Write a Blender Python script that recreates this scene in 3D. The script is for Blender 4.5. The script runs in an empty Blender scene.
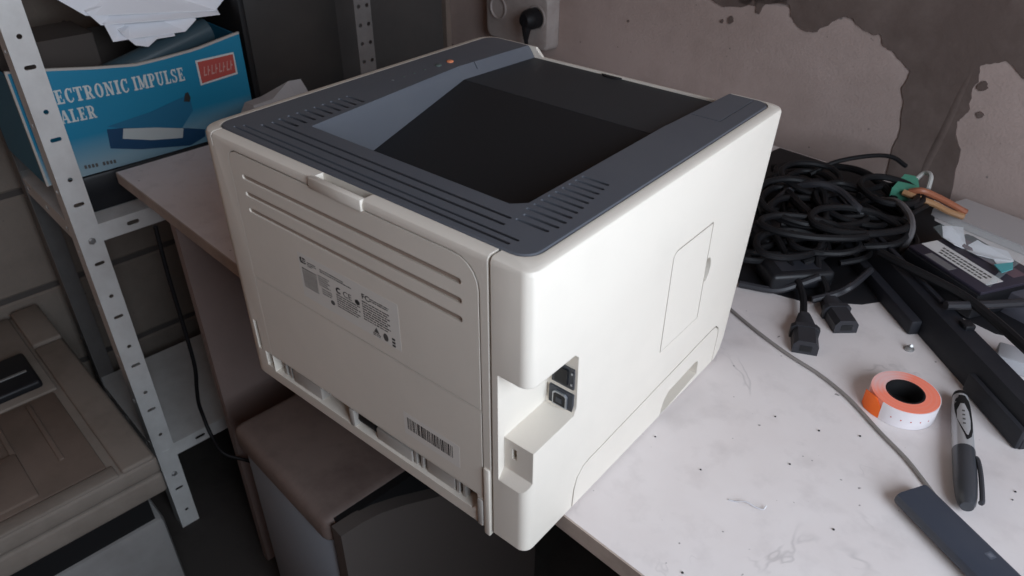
import bpy, bmesh, math, random
from mathutils import Matrix, Vector
random.seed(7)
SC = bpy.context.scene
COL = SC.collection
PI = math.pi

# ------------------------------------------------------------------ camera
# world: table top is z = 0, floor z = -0.75; x runs along the printer's rear, y towards its front
cam_d = bpy.data.cameras.new('camera')
cam = bpy.data.objects.new('camera', cam_d); COL.objects.link(cam)
cam_d.sensor_width = 36.0
cam_d.lens = 751.13 / 1024 * 36
cam_d.clip_start = 0.02
right = Vector((0.76912971, 0.63907577, 0.0046526))
down = Vector((0.35882815, -0.42580372, -0.83062238))
fwd = Vector((-0.52884955, 0.64052584, -0.55681667))
M = Matrix((( right.x, -down.x, -fwd.x, 0.569638523),
            ( right.y, -down.y, -fwd.y, -0.283846264),
            ( right.z, -down.z, -fwd.z, 0.485751325),
            (0, 0, 0, 1)))
cam.matrix_world = M
cam_d.dof.use_dof = True
cam_d.dof.focus_distance = 0.66
cam_d.dof.aperture_fstop = 14
SC.camera = cam

# ------------------------------------------------------------------ colour management, world, daylight
SC.view_settings.view_transform = 'Standard'
SC.view_settings.look = 'None'
SC.view_settings.exposure = 0.0
SC.view_settings.gamma = 1.0
SC.view_settings.use_curve_mapping = False
w = bpy.data.worlds.new('sky'); SC.world = w; w.use_nodes = True
w.node_tree.nodes['Background'].inputs[0].default_value = (0.80, 0.88, 1.0, 1)
w.node_tree.nodes['Background'].inputs[1].default_value = 0.35

# frames: the room (walls, rack) is turned -6 degrees to the printer, the desk -5.2 degrees
A6 = math.radians(-6.0)
N6 = Vector((math.cos(A6), math.sin(A6), 0)); T6 = Vector((-math.sin(A6), math.cos(A6), 0))
O6 = Vector((-0.555, 0.07, 0))
def RM(a, s, z): return O6 + N6 * a + T6 * s + Vector((0, 0, z))
ROOM = Matrix(((N6.x, T6.x, 0, O6.x), (N6.y, T6.y, 0, O6.y), (0, 0, 1, 0), (0, 0, 0, 1)))
A5 = math.radians(-5.2)
U5 = Vector((math.cos(A5), math.sin(A5), 0)); V5 = Vector((-math.sin(A5), math.cos(A5), 0))
O5 = Vector((-0.545, 0.1312, 0))
DESK = Matrix(((U5.x, V5.x, 0, O5.x), (U5.y, V5.y, 0, O5.y), (0, 0, 1, 0), (0, 0, 0, 1)))
FLOOR = -0.75
A_LEFT, A_RIGHT, S_BACK, S_FRONT, CEIL = -0.345, 1.78, 0.898, -1.75, 1.80
WIN = (-0.53, 0.38, 0.16, 1.12)          # window in the right wall: s0, s1, z0, z1

ld = bpy.data.lights.new('window_daylight', 'AREA')
ld.shape = 'RECTANGLE'; ld.size = WIN[1] - WIN[0] - 0.1; ld.size_y = WIN[3] - WIN[2] - 0.1
ld.energy = 18.2; ld.color = (0.84, 0.94, 1.065)
lo = bpy.data.objects.new('window_daylight', ld); COL.objects.link(lo)
p = RM(A_RIGHT + 0.06, (WIN[0] + WIN[1]) / 2, (WIN[2] + WIN[3]) / 2)
zax = N6.copy(); xax = T6.copy(); yax = zax.cross(xax)
lo.matrix_world = Matrix(((xax.x, yax.x, zax.x, p.x), (xax.y, yax.y, zax.y, p.y), (xax.z, yax.z, zax.z, p.z), (0, 0, 0, 1)))

# ------------------------------------------------------------------ materials
def nmat(name):
    m = bpy.data.materials.new(name); m.use_nodes = True
    nt = m.node_tree
    return m, nt, nt.nodes['Principled BSDF']
def mat(name, col, rough=0.5, spec=0.4, metal=0.0, dirt=None, dirt_amt=0.3, dirt_scale=8.0, bump=0.0, bump_scale=200.0,
        bevel=0.0, speck=None, speck_scale=60.0, speck_w=0.72, coat=0.0, alpha=None, trans=0.0, lo=0.42, hi=0.68):
    m, nt, b = nmat(name)
    L = nt.links; N = nt.nodes
    b.inputs['Roughness'].default_value = rough
    b.inputs['Specular IOR Level'].default_value = spec
    b.inputs['Metallic'].default_value = metal
    b.inputs['Coat Weight'].default_value = coat
    b.inputs['Transmission Weight'].default_value = trans
    if alpha is not None: b.inputs['Alpha'].default_value = alpha
    col4 = (*col, 1)
    b.inputs['Base Color'].default_value = col4
    tc = N.new('ShaderNodeTexCoord')
    cur = None
    if dirt:
        no = N.new('ShaderNodeTexNoise'); no.inputs['Scale'].default_value = dirt_scale; no.inputs['Detail'].default_value = 6
        no.inputs['Roughness'].default_value = 0.65
        L.new(tc.outputs['Object'], no.inputs['Vector'])
        mr = N.new('ShaderNodeMapRange'); mr.inputs['From Min'].default_value = lo; mr.inputs['From Max'].default_value = hi
        mr.inputs['To Max'].default_value = dirt_amt
        L.new(no.outputs['Fac'], mr.inputs['Value'])
        mx = N.new('ShaderNodeMix'); mx.data_type = 'RGBA'
        L.new(mr.outputs['Result'], mx.inputs['Factor'])
        mx.inputs[6].default_value = col4; mx.inputs[7].default_value = (*dirt, 1)
        cur = mx.outputs[2]
    if speck:
        no = N.new('ShaderNodeTexNoise'); no.inputs['Scale'].default_value = speck_scale; no.inputs['Detail'].default_value = 2
        L.new(tc.outputs['Object'], no.inputs['Vector'])
        mr = N.new('ShaderNodeMapRange'); mr.inputs['From Min'].default_value = speck_w; mr.inputs['From Max'].default_value = speck_w + 0.04
        L.new(no.outputs['Fac'], mr.inputs['Value'])
        mx = N.new('ShaderNodeMix'); mx.data_type = 'RGBA'
        L.new(mr.outputs['Result'], mx.inputs['Factor'])
        if cur: L.new(cur, mx.inputs[6])
        else: mx.inputs[6].default_value = col4
        mx.inputs[7].default_value = (*speck, 1)
        cur = mx.outputs[2]
    if cur: L.new(cur, b.inputs['Base Color'])
    nrm = None
    if bevel > 0:
        bv = N.new('ShaderNodeBevel'); bv.samples = 4; bv.inputs['Radius'].default_value = bevel
        nrm = bv.outputs['Normal']
    if bump > 0:
        nb = N.new('ShaderNodeTexNoise'); nb.inputs['Scale'].default_value = bump_scale; nb.inputs['Detail'].default_value = 4
        L.new(tc.outputs['Object'], nb.inputs['Vector'])
        bp = N.new('ShaderNodeBump'); bp.inputs['Strength'].default_value = bump; bp.inputs['Distance'].default_value = 0.002
        L.new(nb.outputs['Fac'], bp.inputs['Height'])
        if nrm: L.new(nrm, bp.inputs['Normal'])
        nrm = bp.outputs['Normal']
    if nrm: L.new(nrm, b.inputs['Normal'])
    return m

CREAM = mat('cream_plastic', (0.755, 0.70, 0.62), 0.48, 0.35, dirt=(0.62, 0.575, 0.51), dirt_amt=0.30, dirt_scale=7, bump=0.04, bump_scale=900, bevel=0.0009)
CREAM_IN = mat('cream_plastic_shaded', (0.40, 0.375, 0.345), 0.55, 0.3)  # same cream plastic, darkened to carry the shade inside the foot channel
GROOVE_SHADE = mat('groove_shade_brown', (0.36, 0.29, 0.24), 0.6)
LID = mat('charcoal_plastic', (0.098, 0.106, 0.124), 0.45, 0.4, dirt=(0.115, 0.122, 0.136), dirt_amt=0.5, dirt_scale=10, bump=0.06, bump_scale=1100, bevel=0.0008)
TRAYM = mat('tray_black', (0.014, 0.015, 0.017), 0.5, 0.35, bump=0.05, bump_scale=1100)
SLOT = mat('slot_black', (0.008, 0.008, 0.009), 0.6)
INK = mat('black_ink', (0.03, 0.03, 0.03), 0.6)
INKG = mat('grey_ink', (0.10, 0.095, 0.09), 0.6)
PAPERLAB = mat('label_white', (0.73, 0.705, 0.655), 0.5)
BARLAB = mat('barcode_label', (0.74, 0.71, 0.66), 0.5)
ORANGE_BTN = mat('orange_button', (0.75, 0.25, 0.12), 0.4)
GREEN_BTN = mat('green_button', (0.09, 0.12, 0.11), 0.4)
PORT = mat('port_black', (0.035, 0.04, 0.05), 0.4)
PORTM = mat('port_metal', (0.45, 0.47, 0.5), 0.35, metal=0.8)
DESKTOP = None
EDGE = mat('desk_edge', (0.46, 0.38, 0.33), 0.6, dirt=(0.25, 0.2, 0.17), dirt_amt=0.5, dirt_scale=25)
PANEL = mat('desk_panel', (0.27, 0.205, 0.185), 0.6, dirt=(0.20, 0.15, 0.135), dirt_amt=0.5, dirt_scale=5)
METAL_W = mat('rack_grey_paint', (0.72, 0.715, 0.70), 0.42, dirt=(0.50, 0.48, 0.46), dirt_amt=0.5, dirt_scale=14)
METAL_D = mat('rack_shaded_paint', (0.17, 0.16, 0.155), 0.6, dirt=(0.11, 0.10, 0.095), dirt_amt=0.6, dirt_scale=14)  # rack paint with shadow put into its colour, for far and rear posts
STEEL = mat('steel', (0.42, 0.42, 0.42), 0.4, metal=0.7)
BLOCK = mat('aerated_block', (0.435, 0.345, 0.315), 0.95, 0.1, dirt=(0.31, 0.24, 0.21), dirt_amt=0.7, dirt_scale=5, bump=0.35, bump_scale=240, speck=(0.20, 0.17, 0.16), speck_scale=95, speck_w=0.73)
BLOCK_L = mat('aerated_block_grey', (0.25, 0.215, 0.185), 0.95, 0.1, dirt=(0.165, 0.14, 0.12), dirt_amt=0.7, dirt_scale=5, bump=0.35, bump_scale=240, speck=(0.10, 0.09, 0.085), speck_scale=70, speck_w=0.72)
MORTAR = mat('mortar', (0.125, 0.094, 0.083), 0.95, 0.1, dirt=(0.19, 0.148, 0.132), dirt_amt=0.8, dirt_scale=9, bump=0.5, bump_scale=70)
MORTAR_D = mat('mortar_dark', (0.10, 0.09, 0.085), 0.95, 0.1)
CONCRETE = mat('floor_concrete', (0.065, 0.057, 0.053), 0.9, 0.15, dirt=(0.04, 0.036, 0.033), dirt_amt=0.8, dirt_scale=6, bump=0.3, bump_scale=60)
PLASTER = mat('room_plaster', (0.76, 0.42, 0.26), 0.9, 0.1, dirt=(0.64, 0.33, 0.20), dirt_amt=0.6, dirt_scale=2)
CEILM = mat('ceiling_paint', (0.44, 0.295, 0.22), 0.9, 0.1)
WINF = mat('window_frame_white', (0.8, 0.8, 0.8), 0.5)
BLACKP = mat('black_plastic', (0.009, 0.0095, 0.012), 0.45, 0.35, dirt=(0.02, 0.02, 0.023), dirt_amt=0.5, dirt_scale=20)
BARM = mat('bar_black_plastic', (0.013, 0.014, 0.019), 0.55, 0.3, dirt=(0.028, 0.029, 0.034), dirt_amt=0.6, dirt_scale=12)
CORD = mat('cord_black', (0.008, 0.008, 0.0095), 0.55, 0.28)
CORDG = mat('cord_charcoal', (0.028, 0.028, 0.033), 0.45, 0.4)
CORDT = mat('cord_grey', (0.22, 0.20, 0.19), 0.5, 0.4)
PAPER = mat('white_paper', (0.90, 0.915, 0.96), 0.7, 0.2)
PAPERG = mat('grey_paper', (0.42, 0.42, 0.43), 0.7, 0.2)
CASE = mat('dark_case', (0.038, 0.035, 0.033), 0.5, 0.3, dirt=(0.06, 0.053, 0.048), dirt_amt=0.6, dirt_scale=6)
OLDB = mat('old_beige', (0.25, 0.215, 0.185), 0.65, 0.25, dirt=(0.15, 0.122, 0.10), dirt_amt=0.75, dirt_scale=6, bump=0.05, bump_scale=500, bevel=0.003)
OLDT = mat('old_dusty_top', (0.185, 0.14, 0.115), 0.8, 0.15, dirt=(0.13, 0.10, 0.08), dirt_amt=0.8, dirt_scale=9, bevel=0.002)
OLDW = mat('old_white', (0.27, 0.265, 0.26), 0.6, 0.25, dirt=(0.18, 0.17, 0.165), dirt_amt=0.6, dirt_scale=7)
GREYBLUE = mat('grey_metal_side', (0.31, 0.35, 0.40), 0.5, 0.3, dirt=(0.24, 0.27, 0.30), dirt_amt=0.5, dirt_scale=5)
DGREY = mat('dark_grey_bezel', (0.115, 0.098, 0.09), 0.6, 0.25)

def desk_material():
    m, nt, b = nmat('desk_laminate')
    L = nt.links; N = nt.nodes
    tc = N.new('ShaderNodeTexCoord')
    def noise(scale, detail=5, rough=0.6, dist=0.0):
        n = N.new('ShaderNodeTexNoise'); n.inputs['Scale'].default_value = scale; n.inputs['Detail'].default_value = detail
        n.inputs['Roughness'].default_value = rough; n.inputs['Distortion'].default_value = dist
        L.new(tc.outputs['Object'], n.inputs['Vector']); return n.outputs['Fac']
    def rng(v, a, c, t0=0.0, t1=1.0):
        r = N.new('ShaderNodeMapRange'); r.inputs['From Min'].default_value = a; r.inputs['From Max'].default_value = c
        r.inputs['To Min'].default_value = t0; r.inputs['To Max'].default_value = t1
        L.new(v, r.inputs['Value']); return r.outputs['Result']
    def mix(f, a, c):
        x = N.new('ShaderNodeMix'); x.data_type = 'RGBA'; L.new(f, x.inputs['Factor'])
        if isinstance(a, tuple): x.inputs[6].default_value = (*a, 1)
        else: L.new(a, x.inputs[6])
        x.inputs[7].default_value = (*c, 1); return x.outputs[2]
    def mth(op, a, v):
        x = N.new('ShaderNodeMath'); x.operation = op
        L.new(a, x.inputs[0])
        if isinstance(v, float): x.inputs[1].default_value = v
        else: L.new(v, x.inputs[1])
        return x.outputs[0]
    c = mix(rng(noise(6, 6), 0.40, 0.70, 0, 0.55), (0.74, 0.69, 0.68), (0.62, 0.55, 0.53))
    c = mix(rng(noise(28, 4), 0.52, 0.75, 0, 0.35), c, (0.48, 0.43, 0.42))
    # thin marble-like scuff veins: a band where the noise crosses one half
    v = mth('ABSOLUTE', mth('SUBTRACT', noise(9, 4, 0.55, 0.6), 0.5), 0.0)
    vein = mth('MULTIPLY', rng(v, 0.0, 0.012, 1.0, 0.0), rng(noise(13, 2), 0.55, 0.66))
    c = mix(mth('MULTIPLY', vein, 0.28), c, (0.20, 0.18, 0.18))
    c = mix(rng(noise(120, 1), 0.755, 0.79, 0, 0.75), c, (0.12, 0.10, 0.10))
    L.new(c, b.inputs['Base Color'])
    b.inputs['Roughness'].default_value = 0.5
    b.inputs['Specular IOR Level'].default_value = 0.3
    return m
DESKTOP = desk_material()

# ------------------------------------------------------------------ mesh helpers
class MB:
    def __init__(s, xf=None): s.v = []; s.f = []; s.xf = xf
    def add(s, vs, fs, xf=None):
        o = len(s.v)
        for q in vs:
            q = Vector(q)
            if xf: q = xf @ q
            if s.xf: q = s.xf @ q
            s.v.append(q)
        s.f += [tuple(i + o for i in f) for f in fs]
        return s
    def box(s, x0, x1, y0, y1, z0, z1, xf=None):
        vs = [(x, y, z) for z in (z0, z1) for y in (y0, y1) for x in (x0, x1)]
        return s.add(vs, [(0, 2, 3, 1), (4, 5, 7, 6), (0, 1, 5, 4), (2, 6, 7, 3), (0, 4, 6, 2), (1, 3, 7, 5)], xf)
    def rbox(s, x0, x1, y0, y1, z0, z1, r=0.003, seg=2, xf=None):
        bm = bmesh.new()
        vs = [bm.verts.new((x, y, z)) for z in (z0, z1) for y in (y0, y1) for x in (x0, x1)]
        for f in [(0, 2, 3, 1), (4, 5, 7, 6), (0, 1, 5, 4), (2, 6, 7, 3), (0, 4, 6, 2), (1, 3, 7, 5)]:
            bm.faces.new([vs[i] for i in f])
        bmesh.ops.bevel(bm, geom=list(bm.edges), offset=r, segments=seg, affect='EDGES', profile=0.5)
        bm.verts.index_update()
        s.add([q.co.copy() for q in bm.verts], [tuple(q.index for q in f.verts) for f in bm.faces], xf)
        bm.free(); return s
    def prism(s, poly, fn, h0, h1, xf=None):
        # poly in 2-D; fn(u, v, h) -> point
        n = len(poly)
        vs = [fn(u, v, h0) for u, v in poly] + [fn(u, v, h1) for u, v in poly]
        fs = [tuple(range(n))[::-1], tuple(range(n, 2 * n))] + [(i, (i + 1) % n, n + (i + 1) % n, n + i) for i in range(n)]
        return s.add(vs, fs, xf)
    def loft(s, loops, xf=None, cap=True):
        n = len(loops[0]); vs = [q for l in loops for q in l]; fs = []
        for k in range(len(loops) - 1):
            for i in range(n):
                j = (i + 1) % n
                fs.append((k * n + i, k * n + j, (k + 1) * n + j, (k + 1) * n + i))
        if cap: fs += [tuple(range(n))[::-1], tuple(range((len(loops) - 1) * n, len(loops) * n))]
        return s.add(vs, fs, xf)
    def lathe(s, prof, seg=32, xf=None, closed=False):
        vs = []; fs = []; m = len(prof)
        for k in range(seg):
            t = 2 * PI * k / seg
            for r, z in prof: vs.append((r * math.cos(t), r * math.sin(t), z))
        for k in range(seg):
            k2 = (k + 1) % seg
            for i in range(m if closed else m - 1):
                j = (i + 1) % m
                fs.append((k * m + i, k2 * m + i, k2 * m + j, k * m + j))
        if not closed:
            fs.append(tuple(k * m for k in range(seg))[::-1]); fs.append(tuple(k * m + m - 1 for k in range(seg)))
        return s.add(vs, fs, xf)
    def tube(s, path, r, seg=8, sub=6, xf=None):
        P = [Vector(q) for q in path]
        if sub > 1 and len(P) > 2: P = catmull(P, sub)
        rings = []; prev = None
        for i, q in enumerate(P):
            d = (P[min(i + 1, len(P) - 1)] - P[max(i - 1, 0)]).normalized()
            if prev is None:
                up = Vector((0, 0, 1)) if abs(d.z) < 0.9 else Vector((1, 0, 0))
                a = d.cross(up).normalized()
            else:
                a = (prev - d * prev.dot(d)).normalized()
            prev = a; b = d.cross(a)
            rr = r[min(i, len(r) - 1)] if isinstance(r, (list, tuple)) else r
            rings.append([q + (a * math.cos(2 * PI * k / seg) + b * math.sin(2 * PI * k / seg)) * rr for k in range(seg)])
        return s.loft(rings, xf)
    def mesh(s, name, inv=None):
        me = bpy.data.meshes.new(name)
        me.from_pydata([tuple(inv @ q) if inv else tuple(q) for q in s.v], [], s.f)
        bm = bmesh.new(); bm.from_mesh(me); bmesh.ops.recalc_face_normals(bm, faces=bm.faces); bm.to_mesh(me); bm.free()
        return me
def catmull(P, sub):
    out = []
    Q = [P[0] * 2 - P[1]] + P + [P[-1] * 2 - P[-2]]
    for i in range(1, len(Q) - 2):
        a, b, c, d = Q[i - 1], Q[i], Q[i + 1], Q[i + 2]
        for k in range(sub):
            t = k / sub
            out.append(0.5 * ((2 * b) + (c - a) * t + (2 * a - 5 * b + 4 * c - d) * t * t + (3 * b - a - 3 * c + d) * t ** 3))
    out.append(P[-1]); return out
def finish(me, m, smooth=35):
    me.materials.append(m)
    if smooth:
        me.polygons.foreach_set('use_smooth', [True] * len(me.polygons))
        me.set_sharp_from_angle(angle=math.radians(smooth))
ROOT = {}
def thing(name, label, cat, M=None, group=None):
    o = bpy.data.objects.new(name, None); COL.objects.link(o)
    o.empty_display_size = 0.02
    if M is not None:
        o.matrix_world = M
    ROOT[o.name] = (M or Matrix()).inverted()
    o['label'] = label; o['category'] = cat
    if group: o['group'] = group
    return o
def obj(name, mb, m, parent=None, smooth=35, me=None):
    inv = ROOT.get(parent.name) if parent else None
    if me is None: me = mb.mesh(name, inv)
    elif inv: me.transform(inv)
    finish(me, m, smooth)
    o = bpy.data.objects.new(name, me); COL.objects.link(o)
    if parent:
        o.parent = parent; ROOT[o.name] = inv
    return o
def solo(name, mb, m, label, cat, M, group=None, smooth=35):
    # a thing that is one mesh; M places its base
    me = mb.mesh(name, M.inverted()); finish(me, m, smooth)
    o = bpy.data.objects.new(name, me); COL.objects.link(o); o.matrix_world = M
    o['label'] = label; o['category'] = cat
    if group: o['group'] = group
    return o
def struct(name, mb, m, parent=None, smooth=None):
    me = mb.mesh(name); finish(me, m, smooth)
    o = bpy.data.objects.new(name, me); COL.objects.link(o)
    if parent: o.parent = parent
    else: o['kind'] = 'structure'
    return o
def cut(mb, cutters, name='cut'):
    # boolean difference, baked into a mesh
    a = bpy.data.objects.new('tmp_a', mb.mesh('tmp_a')); COL.objects.link(a)
    tmp = []
    for i, c in enumerate(cutters):
        o = bpy.data.objects.new('tmp_c', c.mesh('tmp_c')); COL.objects.link(o); tmp.append(o)
        md = a.modifiers.new('b%d' % i, 'BOOLEAN'); md.operation = 'DIFFERENCE'; md.solver = 'EXACT'; md.object = o
    bpy.context.view_layer.update()
    dg = bpy.context.evaluated_depsgraph_get()
    me = bpy.data.meshes.new_from_object(a.evaluated_get(dg)); me.name = name
    me.materials.clear()
    for o in tmp + [a]:
        d = o.data; bpy.data.objects.remove(o); bpy.data.meshes.remove(d)
    return me
def place(x, y, z, rz=0): return Matrix.Translation((x, y, z)) @ Matrix.Rotation(rz, 4, 'Z')
def rrect(x0, x1, y0, y1, r, seg=5):
    # rounded rectangle; r = radius or (x0y0, x1y0, x1y1, x0y1)
    if not isinstance(r, (tuple, list)): r = (r,) * 4
    out = []
    for (cx, cy, sx, sy, a0, rr) in ((x0, y0, 1, 1, PI, r[0]), (x1, y0, -1, 1, 1.5 * PI, r[1]), (x1, y1, -1, -1, 0, r[2]), (x0, y1, 1, -1, 0.5 * PI, r[3])):
        if rr <= 0: out.append((cx, cy)); continue
        for k in range(seg + 1):
            t = a0 + 0.5 * PI * k / seg
            out.append((cx + sx * rr + rr * math.cos(t), cy + sy * rr + rr * math.sin(t)))
    return out
def text_mb(body, size, fn, depth=0.0002, bold=0.0, shear=0.0, align='LEFT', width=1.0):
    # built-in font lettering; fn(u, v, h) maps the flat lettering onto its surface
    cu = bpy.data.curves.new('tmp_t', 'FONT'); cu.body = body; cu.size = size; cu.offset = bold; cu.shear = shear
    cu.align_x = align; cu.resolution_u = 3
    o = bpy.data.objects.new('tmp_t', cu); COL.objects.link(o)
    bpy.context.view_layer.update()
    me = bpy.data.meshes.new_from_object(o.evaluated_get(bpy.context.evaluated_depsgraph_get()))
    mb = MB()
    mb.add([fn(v.co.x * width, v.co.y, depth) for v in me.vertices], [tuple(q.vertices) for q in me.polygons])
    bpy.data.objects.remove(o); bpy.data.curves.remove(cu); bpy.data.meshes.remove(me)
    return mb

# ------------------------------------------------------------------ room shell
struct('floor', MB(ROOM).box(A_LEFT - 0.1, A_RIGHT + 0.1, S_FRONT - 0.1, S_BACK + 0.1, FLOOR - 0.1, FLOOR), CONCRETE)
struct('ceiling', MB(ROOM).box(A_LEFT - 0.1, A_RIGHT + 0.1, S_FRONT - 0.1, S_BACK + 0.1, CEIL, CEIL + 0.1), CEILM)
struct('wall_front', MB(ROOM).box(A_LEFT - 0.1, A_RIGHT + 0.1, S_FRONT - 0.1, S_FRONT, FLOOR, CEIL), PLASTER)
wb = struct('wall_back', MB(ROOM).box(A_LEFT - 0.1, A_RIGHT + 0.1, S_BACK + 0.004, S_BACK + 0.1, FLOOR, CEIL), MORTAR)
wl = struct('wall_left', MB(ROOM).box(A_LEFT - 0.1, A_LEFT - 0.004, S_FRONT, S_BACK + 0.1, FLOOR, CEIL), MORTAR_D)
r_ = MB(ROOM)
r_.box(A_RIGHT, A_RIGHT + 0.1, S_FRONT, WIN[0], FLOOR, CEIL); r_.box(A_RIGHT, A_RIGHT + 0.1, WIN[1], S_BACK, FLOOR, CEIL)
r_.box(A_RIGHT, A_RIGHT + 0.1, WIN[0], WIN[1], FLOOR, WIN[2]); r_.box(A_RIGHT, A_RIGHT + 0.1, WIN[0], WIN[1], WIN[3], CEIL)
struct('wall_right', r_, PLASTER)
wf = MB(ROOM)
for s0, s1, z0, z1 in ((WIN[0], WIN[0] + .04, WIN[2], WIN[3]), (WIN[1] - .04, WIN[1], WIN[2], WIN[3]), (WIN[0] + .04, WIN[1] - .04, WIN[2], WIN[2] + .04), (WIN[0] + .04, WIN[1] - .04, WIN[3] - .04, WIN[3])):
    wf.box(A_RIGHT + .01, A_RIGHT + .045, s0, s1, z0, z1)
struct('window_1', wf, WINF)

def block_wall(parent, along, courses, joint, fn, m, stag, length={}):
    # aerated concrete blocks laid in courses, the joints recessed 4 mm
    k = 0
    for (z0, z1), st in zip(courses, stag):
        x = along[0] + st
        while x < along[1] - 0.02:
            x1 = min(x + length.get(z0, 0.60), along[1]); x0 = max(x, along[0])
            if x1 - x0 > 0.03:
                b = MB()
                j = joint / 2
                e = 0.004
                P = [(x0 + j, z0 + j), (x1 - j, z0 + j), (x1 - j, z1 - j), (x0 + j, z1 - j)]
                b.loft([[fn(u, v, -0.02) for u, v in P], [fn(u, v, 0.001) for u, v in P],
                        [fn(u + (e if i in (0, 3) else -e), v + (e if i in (0, 1) else -e), 0.004) for i, (u, v) in enumerate(P)]])
                struct('block', b, m, parent)
            x = x1 if x1 < along[1] else along[1]
bz = [(-0.77, -0.53), (-0.53, -0.28), (-0.28, -0.025), (-0.025, 0.215), (0.215, 0.46), (0.46, 0.71), (0.71, 0.96), (0.96, 1.21), (1.21, 1.46), (1.46, 1.80)]
block_wall(wb, (A_LEFT, A_RIGHT), bz, 0.014, lambda u, v, h: RM(u, S_BACK + 0.004 - h, v), BLOCK, [-.1, -.35, -.2, -.001, -.3, -.1, -.4, -.2, -.35, -.1], {-0.025: 1.19})
lz = [(-0.75, -0.523), (-0.523, -0.333), (-0.333, -0.133), (-0.133, 0.067), (0.067, 0.267), (0.267, 0.467), (0.467, 0.667), (0.667, 0.867), (0.867, 1.067), (1.067, 1.267), (1.267, 1.53), (1.53, 1.80)]
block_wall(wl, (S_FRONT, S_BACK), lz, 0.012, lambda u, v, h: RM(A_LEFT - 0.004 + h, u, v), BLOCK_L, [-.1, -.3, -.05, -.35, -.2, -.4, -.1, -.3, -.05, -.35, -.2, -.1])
# smeared mortar on the back wall
SME = [(0.516,0.200),(0.545,0.198),(0.549,0.203),(0.601,0.210),(0.607,0.195),(0.620,0.183),(0.637,0.177),(0.652,0.179),(0.659,0.188),(0.678,0.201),(0.690,0.210),(0.700,0.207),(0.714,0.197),(0.736,0.192),(0.747,0.194),(0.754,0.178),(0.768,0.175),(0.784,0.165),(0.798,0.155),(0.798,0.146),(0.794,0.129),(0.803,0.113),(0.806,0.091),(0.810,0.068),(0.808,0.053),(0.807,0.023),(0.816,-0.040),(0.908,-0.040),(0.897,0.037),(0.893,0.065),(0.883,0.085),(0.876,0.101),(0.883,0.110),(0.887,0.122),(0.882,0.143),(0.885,0.160),(0.882,0.181),(0.892,0.185),(0.908,0.193),(0.921,0.187),(0.935,0.177),(0.949,0.168),(0.985,0.164),(1.08,0.19),(1.10,0.30),(0.90,0.322),(0.50,0.270)]
SME2 = [(0.427,0.227),(0.465,0.194),(0.490,0.188),(0.523,0.192),(0.542,0.207),(0.548,0.189),(0.553,0.189),(0.561,0.204),(0.598,0.211),(0.592,0.251)]
def ragged(poly, amp, sub=3):
    out = []
    for i in range(len(poly)):
        a = Vector(poly[i]); b = Vector(poly[(i + 1) % len(poly)])
        for k in range(sub):
            q = a.lerp(b, k / sub)
            out.append((q.x + random.uniform(-amp, amp), q.y + random.uniform(-amp, amp)))
    return out
def blob(cx, cz, r, n=14): return [(cx + r * random.uniform(.7, 1.2) * math.cos(2 * PI * k / n), cz + r * random.uniform(.7, 1.2) * math.sin(2 * PI * k / n)) for k in range(n)]
for poly in (ragged(SME, 0.0015), ragged(SME2, 0.0015), blob(0.893, 0.155, 0.007), blob(0.902, 0.119, 0.0045), blob(0.506, 0.170, 0.006), blob(0.30, 0.13, 0.002), blob(0.49, 0.165, 0.003)):
    struct('mortar_smear', MB().prism(poly, lambda u, v, h: RM(u, S_BACK - h, v), -0.002, 0.0022), MORTAR, wb)

struct('mortar_ridge', MB().tube([RM(0.8790, S_BACK + .0135, 0.215), RM(0.8755, S_BACK + .0120, 0.185), RM(0.8715, S_BACK + .0110, 0.152), RM(0.866, S_BACK + .0106, 0.086), RM(0.860, S_BACK + .0106, 0.039), RM(0.857, S_BACK + .0110, 0.0)], [.0140] * 60, 12, 6), MORTAR, wb, 60)
# ------------------------------------------------------------------ desk
desk = thing('desk', 'pale dusty desk with a thick square edge, under the laser printer', 'desk', DESK @ Matrix.Translation((0, 0, FLOOR)))
obj('desktop', MB(DESK).box(0.0, 1.70, 0.0015, 0.80, -0.018, 0.0), DESKTOP, desk, None)
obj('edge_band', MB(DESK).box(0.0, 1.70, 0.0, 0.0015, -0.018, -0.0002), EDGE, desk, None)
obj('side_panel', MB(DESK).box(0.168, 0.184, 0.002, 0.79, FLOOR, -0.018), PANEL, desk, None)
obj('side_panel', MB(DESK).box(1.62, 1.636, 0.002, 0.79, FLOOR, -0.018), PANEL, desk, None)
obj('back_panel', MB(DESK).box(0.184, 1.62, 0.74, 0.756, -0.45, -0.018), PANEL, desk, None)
obj('cam_screw', MB(DESK).box(0.186 + .0, 0.190, 0.008, 0.016, -0.024, -0.018), SLOT, desk, None)

# ------------------------------------------------------------------ laser printer
W, D, H, DB = 0.35, 0.3586, 0.2536, 0.3255
printer = thing('laser_printer', 'cream laser printer with charcoal top, seen from its rear, on desk edge', 'printer', place(0.175, 0.18, 0))
def plan(z, inset=0.0, fb=0.0):
    yf = DB + (D - DB) * z / H - fb
    rr = rrect(0 + inset, W - inset, 0 + inset, yf - inset, (0.018, 0.0085, 0.012, 0.018), 6)
    return [(x, y, z) for x, y in rr]
body = MB().loft([plan(0.0004, 0.003, 0.014), plan(0.003, 0.0, 0.010), plan(0.010, 0, 0.003), plan(0.022, 0, 0), plan(0.12), plan(H - 0.0035), plan(H - 0.0012, 0.001), plan(H, 0.0032)])
LIDP = (0.0095, 0.3385, 0.0115, 0.3535)
def xz(u, v, h): return (u, h, v)       # rear face: u = x, v = z, h = y
def yz(u, v, h): return (h, u, v)       # side face
def xy(u, v, h): return (u, v, h)
C = []
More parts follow.
